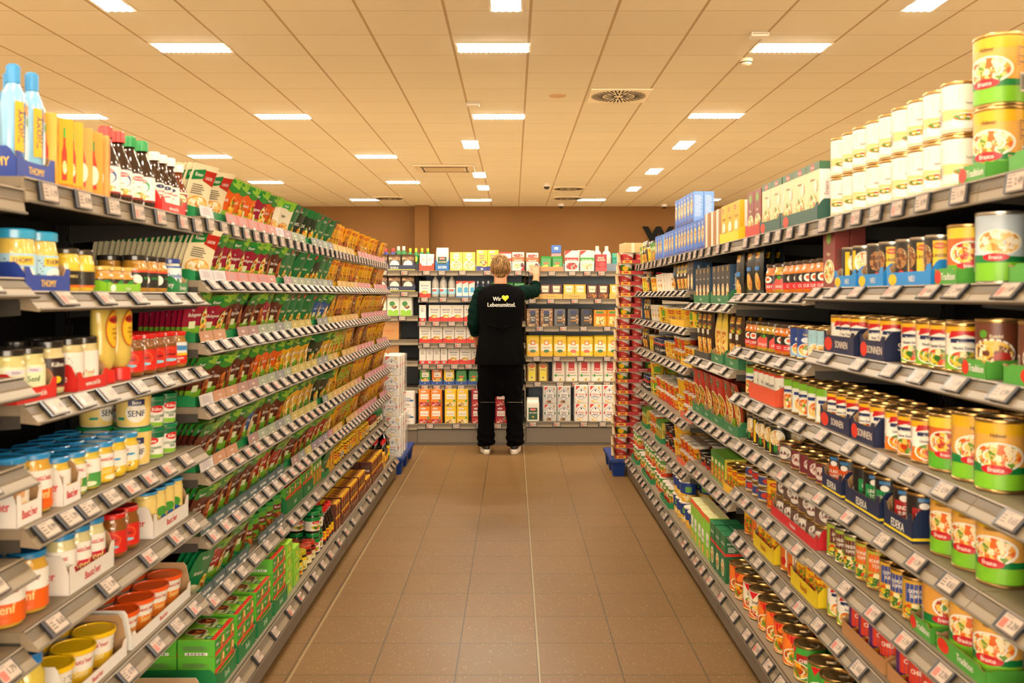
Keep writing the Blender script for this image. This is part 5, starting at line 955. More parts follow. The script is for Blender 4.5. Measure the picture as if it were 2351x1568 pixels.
TRAYS = {  # colour, front h, side h, text, text colour, logo colour, description
    'navyY': ('23409c', .035, .06, 'THOMY', 'f7c63a', None, 'royal blue display tray'),
    'red': ('d8261e', .028, .06, 'www.senf.de', WHITE, None, 'red display tray'),
    'lime': ('8acb2a', .022, .03, 'organic', 'eef6d0', 'f2f4ea', 'low lime green display tray'),
    'green': ('2f8a4c', .03, .05, 'Develey', WHITE, None, 'green display tray'),
    'bautz': ('efeae4', .042, .085, "Bautz'ner", 'd8102a', None, 'white cardboard tray with red script'),
    'bautzL': ('efeae4', .03, .1, "Bautz'ner", 'd8102a', None, 'large white cardboard tray with red script'),
    'knorr': ('14864a', .028, .034, '', WHITE, None, 'green sachet holder'),
    'magg': ('d8a81a', .026, .03, '', WHITE, None, 'yellow sachet holder'),
    'stalle': ('11763c', .05, .07, 'Stolz', 'cfe8c0', None, 'dark green display tray'),
    'brown': ('6a3a1c', .035, .06, '', WHITE, None, 'brown display tray'),
    'yelT': ('f2d31c', .05, .07, 'Ravioli', 'c8501c', None, 'bright yellow display tray'),
    'erasco': ('4f9e3a', .038, .038, 'Tradition', WHITE, 'd8301e', 'green display tray with red oval logo'),
    'blue': ('1f8ad8', .035, .06, 'NEU', WHITE, 'f2c21c', 'bright blue display tray'),
    'navy': ('1b2448', .05, .075, 'SONNEN', 'e8d8c8', 'd8321e', 'dark navy display tray'),
    'edeka': ('17264c', .05, .08, 'EDEKA', WHITE, None, 'navy tray with yellow stripe'),
    'dgreen': ('2e7a4a', .04, .065, 'Meister', 'cfe0c0', None, 'dark green display tray with cut-outs'),
    'erdg': ('2c5a50', .045, .07, '', WHITE, 'e03a22', 'dark teal display tray'),
    'rust': ('c8382a', .045, .06, '', WHITE, None, 'rust red display tray'),
    'yel2': ('f6d422', .045, .06, '', WHITE, None, 'yellow display tray'),
    'kraft': ('c08a58', .04, .05, '', WHITE, None, 'plain cardboard tray'),
    'orange': ('ee5a34', .06, .07, '', WHITE, None, 'orange cardboard tray'),
    'redT': ('d0202a', .035, .07, 'Premium', WHITE, None, 'red tray with curved front'),
    'yelM': ('f0bb22', .035, .045, 'Fix', 'b8661c', None, 'low yellow printed tray'),
    'blk': ('3c3a38', .03, .04, '', WHITE, None, 'dark grey display tray'),
    'redO': ('e05a3c', .032, .032, '', WHITE, None, 'coral red display tray'),
    'blueO': ('2a4f9a', .03, .05, 'O', 'f2ece4', None, 'blue scalloped tray'),
    'ochre': ('d8b05a', .045, .05, 'Mondamin', 'a8843a', None, 'tan display tray'),
    'suco': ('2070b8', .06, .12, 'SUCOFIN', WHITE, None, 'blue display tray'),
    'redW': ('e0482e', .045, .12, '', WHITE, None, 'red and white display tray'),
}
TM = {}
def tray_mesh(key, w, d):
    k = (key, round(w, 3), round(d, 3))
    if k in TM: return TM[k]
    col, fh, shh, txt, tc, logo, _ = TRAYS[key]
    b = MB(); m = mat(col, .45); inn = mat({'knorr': '2a7a50', 'magg': 'b8901c'}.get(key, 'b08a60'), .6); t = .0018
    b.box(-w/2, 0, 0, w/2, d, t, m, 0, {'t': inn})
    for sx in (-1, 1):
        x0, x1 = (-w/2, -w/2 + t) if sx < 0 else (w/2 - t, w/2)
        prof = [(0, t), (0, fh), (.012, shh * .9), (.02, shh), (d, shh), (d, t)]
        n = len(b.v); q = len(prof)
        b.v += [(x0, y, z) for y, z in prof] + [(x1, y, z) for y, z in prof]
        b.face([n + i for i in reversed(range(q))][::-1] if sx > 0 else [n + i for i in reversed(range(q))], m if sx < 0 else inn)
        b.face([n + q + i for i in range(q)], inn if sx < 0 else m)
        for i in range(q): b.face((n + i, n + (i + 1) % q, n + q + (i + 1) % q, n + q + i), m)
    # front panel with raised corners and a lower middle
    cw = min(.03, w * .2); hi = min(shh * .85, fh * 1.5)
    def strip(xa, za, xb, zb, y0, y1):
        b.poly([(xa, y0, t), (xb, y0, t), (xb, y0, zb), (xa, y0, za)], m); b.poly([(xa, y1, t), (xa, y1, za), (xb, y1, zb), (xb, y1, t)], inn)
        b.poly([(xa, y0, za), (xb, y0, zb), (xb, y1, zb), (xa, y1, za)], inn)
    xs = [(-w/2, hi), (-w/2 + cw * .6, hi), (-w/2 + cw, fh), (w/2 - cw, fh), (w/2 - cw * .6, hi), (w/2, hi)]
    for (xa, za), (xb, zb) in zip(xs, xs[1:]): strip(xa, za, xb, zb, 0, t)
    b.box(-w/2, d - t, t, w/2, d, shh * .8, m)
    A = Art(b, lambda u, v, o: (u, -o, v), w, fh, step=9)
    if key == 'edeka': A.rect(-w/2, fh * .12, w/2, fh * .24, 'f2d422')
    if logo:
        A.ell(-w * .34, fh * .5, min(w * .14, fh * .7), fh * .4, logo)
    if txt: A.text(txt, w * (.1 if logo else 0), fh * .52, fh * .42, tc, w * .6)
    for sg in (-1, 1):
        A = Art(b, lambda u, v, o, sg=sg: (sg * (w/2 + o), d / 2 + sg * u, v), d, shh, step=9)
        if key == 'edeka': A.rect(-d/2, shh * .08, d/2, shh * .16, 'f2d422')
        if txt: A.text(txt, 0, shh * .5, min(shh * .3, .02), tc, d * .7)
    TM[k] = b.mesh('display_tray'); return TM[k]
ORD = ordn
def fill(bay, i, spec, lo=0., hi=1., rows=None, tags=True, jit=.004, y0=None, cards=None, dist=None):
    """spec: 'kind*cols/rows^stack@tray%yaw ...' near to far"""
    fac = []
    for t in spec.split():
        g_ = lambda c, d: (re.search(c + '([0-9.-]+)', t) or [0, d])[1]
        yaw = math.radians(float(g_('%', 0))); st = int(g_(r'\^', 1)); rw = int(g_('/', rows or 2)); n = int(g_(r'\*', 1))
        tr = t.split('@')[1].split('%')[0] if '@' in t else None
        t = re.split('[*^/@%]', t)[0]
        if t[0] == '_': fac.append((None, float(t[1:]), 0, 0, None, 0, 0)); continue
        p = proto(t); g = .004 if p['cat'] != 'sachet' else .0
        w = n * (p['w'] + g) + (.012 if tr else 0.)
        fac.append((t, w, n, rw, tr, st, yaw))
    span = (hi - lo) * bay.L - .012; tot = sum(f[1] for f in fac)
    extra = max(0., (span - tot) / max(1, len(fac))); extra = min(extra, .05)
    x = lo * bay.L + .006
    z = bay.zs[i]; yf = bay.shelf[i][1]
    sn = ORD[i] if i < len(bay.zs) - 1 else 'bottom'
    for fi, (key, w, n, rw, tr, st, yaw) in enumerate(fac):
        if key is None: x += w; continue
        one = proto(key)['w'] + (.004 if proto(key)['cat'] != 'sachet' else 0.)
        while n > 0 and x + w > hi * bay.L - .002: n -= 1; w -= one
        if n < 1: break
        p = proto(key); pw, pd = p['w'], p['d']
        flip = bay.side == 'r'
        front = (y0 if y0 is not None else .014) + yf
        cx = x + w / 2
        cxl = bay.L - cx if flip else cx
        sach = p['cat'] == 'sachet'
        dz = .0005
        if sach: rw = max(1, rw + random.choice((0, 0, 1)))
        if tr:
            dd = (rw * (pd + .003) + .008) if not sach else (rw * .016 + .034)
            tw = w - .003; th = TRAYS[tr][2]
            c = bay.cnt.get(('tray', tr, i), 0); bay.cnt['tray', tr, i] = c + 1
            o = bpy.data.objects.new('display_tray', tray_mesh(tr, tw, dd)); COL.objects.link(o)
            o.location = bay.M @ Vector((cxl, front - .004, z + .0003)); o.rotation_euler = (0, 0, bay.rz)
            tag(o, '%s, %s along the %s shelf, %s' % (TRAYS[tr][6], ORD[min(c, 24)], sn, bay.phrase), 'display tray', 'display trays')
            dz = .0026; front += .001
        c0 = bay.cnt.get((key, i), 0); bay.cnt[key, i] = c0 + n
        pk = (p['desc'], i)
        d0 = bay.cnt.get(pk, 0); bay.cnt[pk] = d0 + n
        lean = 0.; yw0 = yaw
        if sach: lean = random.uniform(.06, .30); roll = random.uniform(-.10, .10); yw0 += random.uniform(.10, .42) * (-1 if bay.side == 'l' else 1)
        for c in range(n):
            lx = x + (.006 if tr else 0) + (c + .5) * (pw + (0 if sach else .004))
            lx = bay.L - lx if flip else lx
            for r in range(rw):
                if sach: ly = front + .016 + pd / 2 + r * .016
                else: ly = front + pd / 2 + .002 + r * (pd + .003)
                if ly + pd / 2 > bay.depth: break
                if not tr and not sach: jx, jy = random.uniform(-.0015, .0015), random.uniform(0, jit) * (r == 0)
                else: jx = jy = 0.
                for q in range(st):
                    zz = z + dz + q * (p['h'] + .0005)
                    round_ = p['d'] == p['w']
                    yw = yw0 + (random.uniform(-.5, .5) if round_ else 0.)
                    if round_: yw += .9 * (-1 if bay.side == 'l' else (1 if bay.side == 'r' else 0))
                    wd3 = bay.M @ Vector((lx + jx, ly + jy, zz))
                    near = bay.dist < 4.2 if dist is None else dist
                    rr = 'front' if r == 0 else ORD[r]
                    if r == rw - 1 and r > 0: rr = 'back'
                    lab = '%s, %s along %s shelf, %s%s row, %s' % (p['desc'], ORD[min(d0 + c, 24)], sn, ('' if st == 1 else ('lower ' if q == 0 else ('upper ' if q == st - 1 else 'middle '))), rr, bay.phrase)
                    if len(lab.split()) > 15: lab = lab.replace(' with ', ', ').replace(' and ', '-').replace('front row, ', 'front, ').replace('back row, ', 'back, ').replace(' picture', '').replace('small ', '')
                    k = .012 * r + (random.uniform(-.03, .03) if sach else 0)
                    put(key, wd3, (lean - k if sach else 0., roll if sach else 0., bay.rz + (yw if not sach else yw0)), lab, '%s on the %s shelf, %s' % (p['name'].replace('_', ' ') + 's', sn, bay.phrase), not near or (r > 0 and bay.dist > 2.9))
        if tags:
            nt = 1 if w < .16 else max(1, int(w / .13))
            for q in range(nt):
                tx = x + (q + .5) * w / nt; tx = bay.L - tx if flip else tx
                h_ = (fi * 5 + i * 3 + q) % 7
                bay.put_tag(i, tx, fi + i * 3 + q, 'r' if h_ in (1, 4, 6) else 'p')
        x += w + extra

# ------------------------------------------------------------------ the aisle's shelving, near to far
LZ = [.75, 1.77, 2.77, 3.79, 4.82, 5.85, 6.88]
ZS = [1.61, 1.415, 1.225, 1.03, .83, .637, .436, .16]
GL, GR, GB = 'shelving bays with sachets', 'shelving bays with tins', 'shelving bays across the aisle end'
L = [Bay('l', LZ[0], LZ[1], [1.575, 1.40, 1.21, 1.04, .86, .69, .48, .16], 'mayonnaise bay', 'nearest shelving bay of the sauce side, cut by the frame', GL, .955),
     Bay('l', LZ[1], LZ[2], [1.60, 1.375, 1.155, .915, .715, .47, .16], 'mustard bay', 'shelving bay filled with mustard jars and tubs', GL, .955),
     Bay('l', LZ[2], LZ[3], ZS, 'near green sachet bay', 'shelving bay of green sachets beside the mustard bay', GL, .955),
     Bay('l', LZ[3], LZ[4], ZS, 'second green sachet bay', 'shelving bay of green sachets before the yellow sachets begin', GL, .955),
     Bay('l', LZ[4], LZ[5], ZS, 'yellow sachet bay', 'shelving bay of yellow sachets next to the green ones', GL, .955),
     Bay('l', LZ[5], LZ[6], ZS, 'end yellow sachet bay', 'last shelving bay of yellow sachets by the stacked flour', GL, .955)]
RZ = [.80, 1.82, 2.83, 3.83, 4.83, 5.85, 6.88]
ZA = [1.60, 1.39, 1.20, .97, .78, .58, .40, .16]
ZC = [1.60, 1.375, 1.155, .965, .775, .57, .39, .16]
ZE = [1.60, 1.395, 1.195, .985, .69, .42, .16]
R = [Bay('r', RZ[0], RZ[1], ZA, 'large can bay', 'nearest shelving bay of big stew cans, cut by the frame', GR, .935),
     Bay('r', RZ[1], RZ[2], ZA, 'white can bay', 'shelving bay with stacked white cans on its top shelf', GR, .935),
     Bay('r', RZ[2], RZ[3], ZC, 'curry jar bay', 'shelving bay with orange curry sauce jars and cream cartons', GR, .935),
     Bay('r', RZ[3], RZ[4], [1.60, 1.33, 1.057, .77, .50, .16], 'noodle bag bay', 'shelving bay with black meal boxes and noodle bags', GR, .935),
     Bay('r', RZ[4], RZ[5], ZE, 'noodle cup bay', 'shelving bay of yellow and red noodle cups', GR, .935),
     Bay('r', RZ[5], RZ[6], ZE, 'end noodle cup bay', 'last shelving bay of noodle cups by the red tray tower', GR, .935)]
BX = [-1.87, -.875, .116, 1.112]
B = [Bay('b', BX[0], BX[1], [1.60, 1.405, 1.183, .962, .765, .519, .19], 'walnut bay', 'end wall shelving bay with walnut bags, partly hidden', GB, 0, backcol='4a5058'),
     Bay('b', BX[1], BX[2], [1.60, 1.354, 1.132, .933, .738, .547, .199], 'baking carton bay', 'end wall shelving bay of baking cartons behind the person', GB, 0, backcol='8c9cb0'),
     Bay('b', BX[2], BX[3], [1.595, 1.34, 1.086, .809, .575, .217], 'flour bay', 'end wall shelving bay of flour and baking mixes', GB, 0, backcol='8c9cb0'),
     Bay('b', BX[3], 2.11, [1.595, 1.34, 1.086, .809, .575, .217], 'hidden end bay', 'end wall shelving bay mostly hidden by the red tray tower', GB, 0, backcol='8c9cb0')]

# mayonnaise bay (only its far end is in the frame)
for i, s in enumerate(('dress*6@navyY', 'redbx*7', 'remo*6', 'bech*6', 'bzO*6', 'thm*6', 'tubY*5', 'thm*6')): fill(L[0], i, s, .45, 1, rows=2)
# mustard bay
M_ = ['dress*2/2@navyY tabaY*3/1 tabaO*3/1 soyR*2/1 soyG*2/1 worc*3/2@red worb*3/2',
      '_.03 thojar*2@navyY mail*2 hon*3@lime darkj*3 dev*1/1@green',
      'senfg*2@red kuh*1 bar*2@red sqz*2/1 haen*4 haus*1/1',
      'bzW*1/1@bautz bzO*1/2 bzY*1/1@bautz bzG*2/3 bzY*1/3 bzB*2/3 bornT*1^2/2 kuhT*3^2',
      'bzO*2/2 bzR*3/2@bautz haen*2 glass*4/2@bautz',
      'bzL*2/2 tubY*3/3@bautzL tubO*4/3@bautzL',
      'bzL*4/2 tubB*5/3@bautzL']
for i, s in enumerate(M_): fill(L[1], i, s)
# green sachets
def S(s, tray='knorr', rows=3, pre='kn'):
    out = []
    for t in s.split():
        k, n = t[0], int(t[1:] or 1)
        out += ['%s%s*1/%d@%s' % (pre, k, rows, tray)] * n
    return ' '.join(out)
for i, s in enumerate(('C2 O3 M1 O1 W1', 'C1 M5 B2', 'M2 B4 M1 B1', 'B5 O3', 'B4 Z1 B3', 'B5 R3')): fill(L[2], i, S(s).replace('/3@', '/%d@' % (8, 17, 8, 7, 6, 6)[i], 1))
for i, s in enumerate(('W1 D1 K3 D3', 'D4 K2 D2', 'D5 Z2 K1', 'Y4 K2 Y2', 'Y5 K2 Y1', 'B4 R3 Y1')): fill(L[3], i, S(s, rows=2))
fill(L[2], 6, S('D1 R1 B2', rows=3) + ' gsB*2/2 gsB*2/2')
fill(L[3], 6, 'gsB*1/2 stB*3^2/2@stalle stB*2^2/2@stalle knx*3/2 knD*1/2@knorr')
fill(L[2], 7, 'stB*2^3/3@stalle stB*2^3/3@stalle stB*2^3/3@stalle stB*2^4/2@stalle stP*1^4/2')
fill(L[3], 7, 'stP*1^3/2 bouO*2/3 bouR*2/3 bouG*2^2/3 magb*4/3 brwn*2^2/3')
for i, s in enumerate(('Y3 O2 R1 Y2 O2', 'Y2 N1 Y3 O2 R1 Y1', 'Y2 O2 Y3 N1 Y2', 'G4 N1 Y2 N2 Y1', 'Y2 G3 O1 N1 Y3', 'Y2 O1 G2 Y2 R2 N1')): fill(L[4], i, S(s, 'magg', 2, 'mg'))
for i, s in enumerate(('R2 Y2 O2 N1 Y2 O1', 'Y3 N2 Y2 O3', 'Y4 G1 Y3 O2', 'N3 Y4 R1 Y2', 'Y3 N2 Y3 O2', 'R3 Y4 O3')): fill(L[5], i, S(s, 'magg', 2, 'mg'))
fill(L[4], 6, 'yelb*2/2 bouY*4^1/2 bouY*5^1/2 yelb*1')
fill(L[5], 6, 'bouY*5/2 bouR*4/2 bouG*3/2')
fill(L[4], 7, 'brwn*4^2/4@brown brwn*4^2/4@brown brwn*4^2/4@brown brwn*3/4@brown')
fill(L[5], 7, 'brwn*4^2/4@brown brwn*4^2/3@brown yelb*2/2 magb*3/2 magB*2/2')
cardc = {2: ['ece6ea', 'ece6ea', 'e0928c', 'e0928c', 'e0928c', 'e0928c', 'd89a92', 'e6dce4'], 3: ['c0a0a4', 'a9b09a', 'a9b09a', 'a9b09a', '9aa092', '9a9a9a', 'a8b0a0', '94949a'],
         4: ['d8b06a', 'd8b06a', 'd8b06a', 'd0a860', 'd8b06a', 'd8a880', 'd09088', 'd08c8c'], 5: ['cf8e90', 'cf8e90', 'c88a90', 'cf8e90', 'c88a90', 'cf8e90', 'cf8e90', 'c88a90']}
c2 = {3: ['d09a78', 'd09a78', 'd09a78', 'b89088', 'b08c88', 'a9b09a', 'a9b09a', '9a9a9a'], 5: ['5c6a6c'] * 8}
for k in (2, 3, 4, 5):
    for i in range(7 if k != 3 else 6):
        cols = cardc[k]
        if k == 2 and i >= 2: cols = c2[3] if i < 5 else ['5c6a6c'] * 8
        if k == 3 and i >= 2: cols = (['a9b09a', 'c8b468', 'c8b468', 'c8b468', 'c8b468', '9a9a96', '9a9a96', 'c8b468'] if i < 5 else ['b8928e', 'b08c88', '9a9a9a', 'c8b468', '9a8c98', '9a8c98', '9a8c98', 'c08a90'])
        if k == 2 and i in (3, 4): cols = ['e6dedc'] + cols[1:]
        w = L[k].L / 8
        if k >= 4 and i == 6: continue
        for q in range(8):
            if (q * 5 + i * 3 + k) % 11 == 7: continue
            L[k].put_card(i, (q + .5) * w, w - .006, cols[q], 'Fix für Gemüse' if (k == 2 and i >= 5) else None)

# tins and ready meals
A_ = [('era*6^2/2@erasco', .3), ('eraB*5/2@erasco', .4), ('brn*6/2@erasco', .4), ('eraO*5/2', .4), ('era*5/2', .4), ('eraO*5/2@erasco', .4), ('eraR*5/2', .4), ('ggG*5/2', .4)]
for i, (s, lo) in enumerate(A_): fill(R[0], i, s, lo, 1)
B_ = ['era*1^2/2@erasco whc*9^2/2', 'eraB*1/2 eraR*1/2@erasco mlin*3/2@blue mlin*2/2@blue mveg*2/2@blue erm*1/2', 'brn*1/2@erasco sbG*4/3 sbY*2/2@navy sbY*3/2@navy',
      'era*2/2 eraR*1/2 sbO*3/3 sbO*2/2@navy sbO*3/2@navy', 'era*3/2 edkR*2/2@edeka edkN*3/2@edeka edkG*2/2@edeka', 'era*2/2@erasco eraO*1/2@erasco dosB*3/2 dosO*2/2 dosP*3/2',
      'spa*2/2 dosR*4/2@kraft dosR*4/2@kraft sbY*2', 'ggG*4/3 ggR*2/3 ggG*3/3']
for i, s in enumerate(B_): fill(R[1], i, s)
C_ = ['erx*3/3@erdg erx*2/3@erdg erm*2/3@rust erm*1/3', 'ink*6/2 ink2*1/2 ink*1/2 nooS*2/3', 'blw*2/2 blc*2/2 ink*2/2 ink2*3/2 ink*2/2', 'pich*5/2 orgp*5/2@orange pich*1',
      'wur*4/2 wur2*1 mveg*5/2', 'wur2*6^2/2@redT rav*1/2 heri*3^2/2', 'rav*3/2@yelT spa*2/2 rav*3/2@yelT spa*1/2 rav*1', 'ggG*1/2 ggO*4/2 ggR*2/2 ggO*2/2']
for i, s in enumerate(C_): fill(R[2], i, s)
D_ = ['yelx*3/3@yel2 brx*3/3 blx*3^1/2', 'nood*1/3 schw*4/3@dgreen schw*4/3@dgreen', 'nodB*2/3@dgreen nodY*2/3@dgreen nodB*3/3@blk', 'pchY*2/3@dgreen pchR*2/3@dgreen pchY*1/3@dgreen pchR*2/3@dgreen',
      'rav*3/2@yelM knx*4/2 cupK*3^1/3 cupR*1^2/3', 'brl*2/2 brl*1/2 fus*5/2 cupL*2/2']
for i, s in enumerate(D_): fill(R[3], i, s)
E_ = ['blx*6^2/2 blx*4/2', 'schw*2/2 nodS*3/3 nooS*1/2 cupW*3', 'cupG*2/2 cupY*4/3@yelM cupY*3/2', 'cupY*3/3@yelM cupR*3^2/3 cupY*3/2', 'cupR*3^3/3@redO cupY*2^2/3 cupR*4^2/3', 'cupR*4^2/3@redO cupY*2^2/3 cupK*4^2/3', 'cupL*3^2/2 cupC*3^1/2@knorr cupC*3^2/2']
F_ = ['blx*3/2 knx*3/2 cupG*2/2 nodS*2/3 knx*1', 'cupW*3/2 cupY*2/2 nodS*1/2 cupG*2', 'cupG*2/2 cupW*3/2 nodS*2/3 schw*1', 'joba*6/2 cupG*2/2 nodS*2/2', 'cupR*3^2/3 cupG*2^2/2 joba*4/2', 'knx*3/2@knorr cupR*3^2/2 knx*3/2@knorr', 'cupC*4^2/2@knorr cupC*2/2 cupC*3^2/2@knorr']
for i, s in enumerate(E_): fill(R[4], i, s)
for i, s in enumerate(F_): fill(R[5], i, s)
# end wall
for i, s in enumerate(('wal*4/2@edeka', 'wal*4/2@edeka', 'grn*3/2', 'cndb*2/1', 'cndb*2/1', 'snk*3/2@redO', 'sug*3^2/2')): fill(B[0], i, s, .58, 1)
for i, s in enumerate(('gelr*2/2@redW flG*1/1@suco mon*2/2 spk*2/2 pzw*1/2 pzd*1/2', 'gel*1/2 wat*3/2 mlk*3/2 blub*3/2 grb*3/2', 'gelr*1/2 gel*8/2', 'gel*8/2 gelr*2/2', 'gelr*4/2 gel*7/2',
                       'oetG*1/2@blueO oetO*1/2@blueO oetY*1/2@blueO grb*1/2@blueO grb*2/2@blueO opar*3/2', 'opak*2^2/2 opay*2^2/2 opar*3^2/2 grn*1/2')): fill(B[1], i, s)
for i, s in enumerate(('pzd*1/2 grb*2/2@kraft gug*1/2 gugG*1/2 redc*1/2 _.09 pzw*1/2', 'monY*1/2@ochre monB*2/2@ochre monY*2/2@ochre monB*2/2 monY*2/2@ochre', 'edc*2/2 edb*3/2 lady*3/2',
                       'aur*3/2 aurR*2/2 aur*3/2', 'gri*2/2 kat*6/2', 'flG*1/2 flD*2^2/2 flW*4^2/2')): fill(B[2], i, s)

# the unit standing back to back with the end wall shelving, only its top shelf shows
b = MB(); b.box(-1.87, 8.91, 1.60, 1.6, 9.3, 1.62, SH_TOP, .002)
o = b.build('rear_shelf'); tag(o, 'grey top shelf of the unit standing behind the baking shelves', 'shelf')
for x in (-1.86, -.6, .6, 1.55):
    b = MB(); b.box(x, 8.92, 0, x + .04, 8.96, 1.6, DARK); b.build('post', o)
for px, key, n in ((886, 'blbr', 1), (903, 'blbr', 1), (914, 'grbt', 1), (926, 'grbt', 1), (941, 'grby', 1), (955, 'grby', 1), (969, 'grby', 1), (982, 'grby', 1), (1371, 'jug', 1), (1393, 'jug', 1), (1432, 'jug', 1)):
    y = 9.06; p = proto(key); c = NOBJ.get(key, 0); NOBJ[key] = c + 1
    put(key, (wx(px, y), y + .02 * (px % 3), 1.6205), (0, 0, 0), '%s, %s from the pillar, above end wall shelves' % (p['desc'].replace('washing-up ', ''), ORD[c]), 'bottles on the rear top shelf', True)
for px, w, h, c1, c2_, nm, l in ((1277, .095, .25, 'c89a9c', '3f74c8', 'tissue_pack', 'pink pack with blue top standing above the baking shelves'), (1341, .13, .20, 'f0e8d0', '9aba5a', 'cleaner_carton', 'white cartons block above the red cake mix'), (1413, .065, .17, '1f9a88', '2ab09a', 'tea_carton', 'teal carton beside the white cleaner bottles')):
    b = MB(); b.box(-w/2, -.04, 0, w/2, .04, h * .68, mat(c1, .4), .003); b.box(-w/2, -.04, h * .69, w/2, .04, h, mat(c2_ if nm != 'cleaner_carton' else c1, .4), .003)
    A = Art(b, lambda u, v, o: (u, -.04 - o, v), w, h, step=9); A.rect(-w*.2, h*.82, w*.2, h*.92, 'e8e4dc' if nm == 'tissue_pack' else '7aa84a')
    tag(b.build(nm, loc=(wx(px, 9.1), 9.12, 1.6205)), l, 'carton')

# ------------------------------------------------------------------ pallet with shrink-wrapped flour, and the red tray tower
def pallet(x0, y0, w, d, label):
    b = MB(); m = mat('06327e', .5, 0, .3)
    o = empty('plastic_pallet', (x0 + w / 2, y0 + d / 2, 0)); tag(o, label, 'pallet')
    b.box(-w/2, -d/2, .10, w/2, d/2, .125, m, .003)
    for i in range(7):
        x = -w/2 + (i + .5) * w / 7; b.box(x - .018, -d/2 - .002, .104, x + .018, -d/2 + .003, .12, mat('0e2e68', .5))
    for i in range(6):
        y = -d/2 + (i + .5) * d / 6
        for s_ in (-1, 1): b.box(s_ * w/2 - .003, y - .02, .104, s_ * w/2 + .002, y + .02, .12, mat('0e2e68', .5))
    b.build('deck', o)
    for sx in (-1, 0, 1):
        for sy in (-1, 0, 1):
            q = MB(); cx, cy = sx * (w/2 - .06), sy * (d/2 - .06)
            q.loft([[(cx + a * k, cy + c * k, z) for a, c in ((-.05, -.05), (.05, -.05), (.05, .05), (-.05, .05))] for z, k in ((0, .8), (.1, 1.))], m, False); q.build('foot', o)
pallet(-1.56, 6.98, .72, .8, 'blue plastic pallet under the shrink-wrapped flour stack')
pallet(.74, 6.91, .46, .6, 'blue plastic pallet under the red tray tower')
film, nt, bs = node_mat('shrink_film')
bs.inputs['Base Color'].default_value = (.95, .9, .82, 1); bs.inputs['Roughness'].default_value = .12; bs.inputs['Alpha'].default_value = .22
no = nt.nodes.new('ShaderNodeTexNoise'); no.inputs['Scale'].default_value = 38; no.inputs['Detail'].default_value = 5; no.inputs['Distortion'].default_value = 1.2
bp = nt.nodes.new('ShaderNodeBump'); bp.inputs['Strength'].default_value = 1.0; bp.inputs['Distance'].default_value = .01
nt.links.new(no.outputs['Fac'], bp.inputs['Height']); nt.links.new(bp.outputs[0], bs.inputs['Normal'])
z = .1262; k = 0
for lay in range(5):
    h = .155; nx = 4; jx = random.uniform(-.012, .012); ang = (0, .5 * PI, 0, .5 * PI, 0)[lay]
    for i in range(4):
        for j in range(3):
            x = -.862 - .0725 - i * .142 + jx; y = 7.0 + .07 + j * .14
            rz = random.uniform(-.05, .05) + (.0 if lay % 2 == 0 else 0)
            p = proto('flW')
            o = put('flW', (x, y, z), (0, 0, rz + 0), 'wrapped wheat flour bag, layer %d from the pallet, %s row, %s from aisle' % (lay + 1, ORD[j], ORD[i]), 'flour bags on the pallet', True)
            o.scale = (1, 1, h / .165)
    q = MB(); x0, x1, y0, y1 = -1.44 + jx, -.861 + jx, 6.995, 7.42
    def fr(a, c, x0=x0, x1=x1, y0=y0, y1=y1, z=z, h=h, s=lay):
        t = a * 4; w_ = .006 * math.sin(c * 17 + a * 31 + s) ; i = int(t) % 4; f = t - int(t)
        P_ = [(x0, y0), (x1, y0), (x1, y1), (x0, y1)]; A0, A1 = P_[i], P_[(i + 1) % 4]
        nx_, ny_ = (A1[1] - A0[1]), -(A1[0] - A0[0]); n_ = math.hypot(nx_, ny_)
        bul = .003 + .5 * w_ * math.sin(PI * f)
        return (A0[0] + (A1[0] - A0[0]) * f + nx_ / n_ * bul, A0[1] + (A1[1] - A0[1]) * f + ny_ / n_ * bul, z + .003 + c * (h - .004))
    q.grid(fr, 48, 6, film); tag(q.build('shrink_film'), 'clear wrinkled film wrapped around the %s layer of flour bags' % ('bottom', 'second', 'middle', 'fourth', 'topmost')[lay], 'film')
    z += h + .0015

def tower_tray(i, w, d, fh):
    b = MB(); m = mat('b81c28', .4); kr = mat('d8b07a', .6); t = .002
    b.box(-w/2, 0, 0, w/2, d, t, kr); b.box(-w/2, 0, t, w/2, t, fh, m); b.box(-w/2, d - t, t, w/2, d, .06, kr)
    b.box(w/2 - t, t, t, w/2, d - t, .075, kr)
    b.poly([(-w/2, t, t), (-w/2 - .012, t, .075), (-w/2 - .012, d, .075), (-w/2, d, t)], kr); b.poly([(-w/2 + t, t, t), (-w/2 + t, d, t), (-w/2 - .012 + t, d, .075), (-w/2 - .012 + t, t, .075)], kr)
    b.box(-w/2 - .016, d * .42, .01, -w/2 - .002, d * .58, .07, mat('efdcb8', .6))
    A = Art(b, lambda u, v, o: (u, -o, v), w, fh, step=9)
    A.rect(-w*.46, fh*.14, -w*.24, fh*.86, 'f2c21c'); A.ell(-w*.35, fh*.5, w*.075, fh*.22, 'c81e1a')
    A.text(['SPAGHETTI', 'NUDELN', 'GULASCH Topf', 'BROCCOLI', 'SPAGHETTI', 'HÜHNER'][i % 6], w*.12, fh*.68, fh*.3, WHITE, w*.5)
    A.text(['in Tomaten-Sauce', 'in Spinat-Sauce', 'ungarischer Art', 'Nudeltopf', 'in Schinken-Sauce', 'Nudeltopf'][i % 6], w*.12, fh*.3, fh*.24, WHITE, w*.5)
    return b
z = .1262
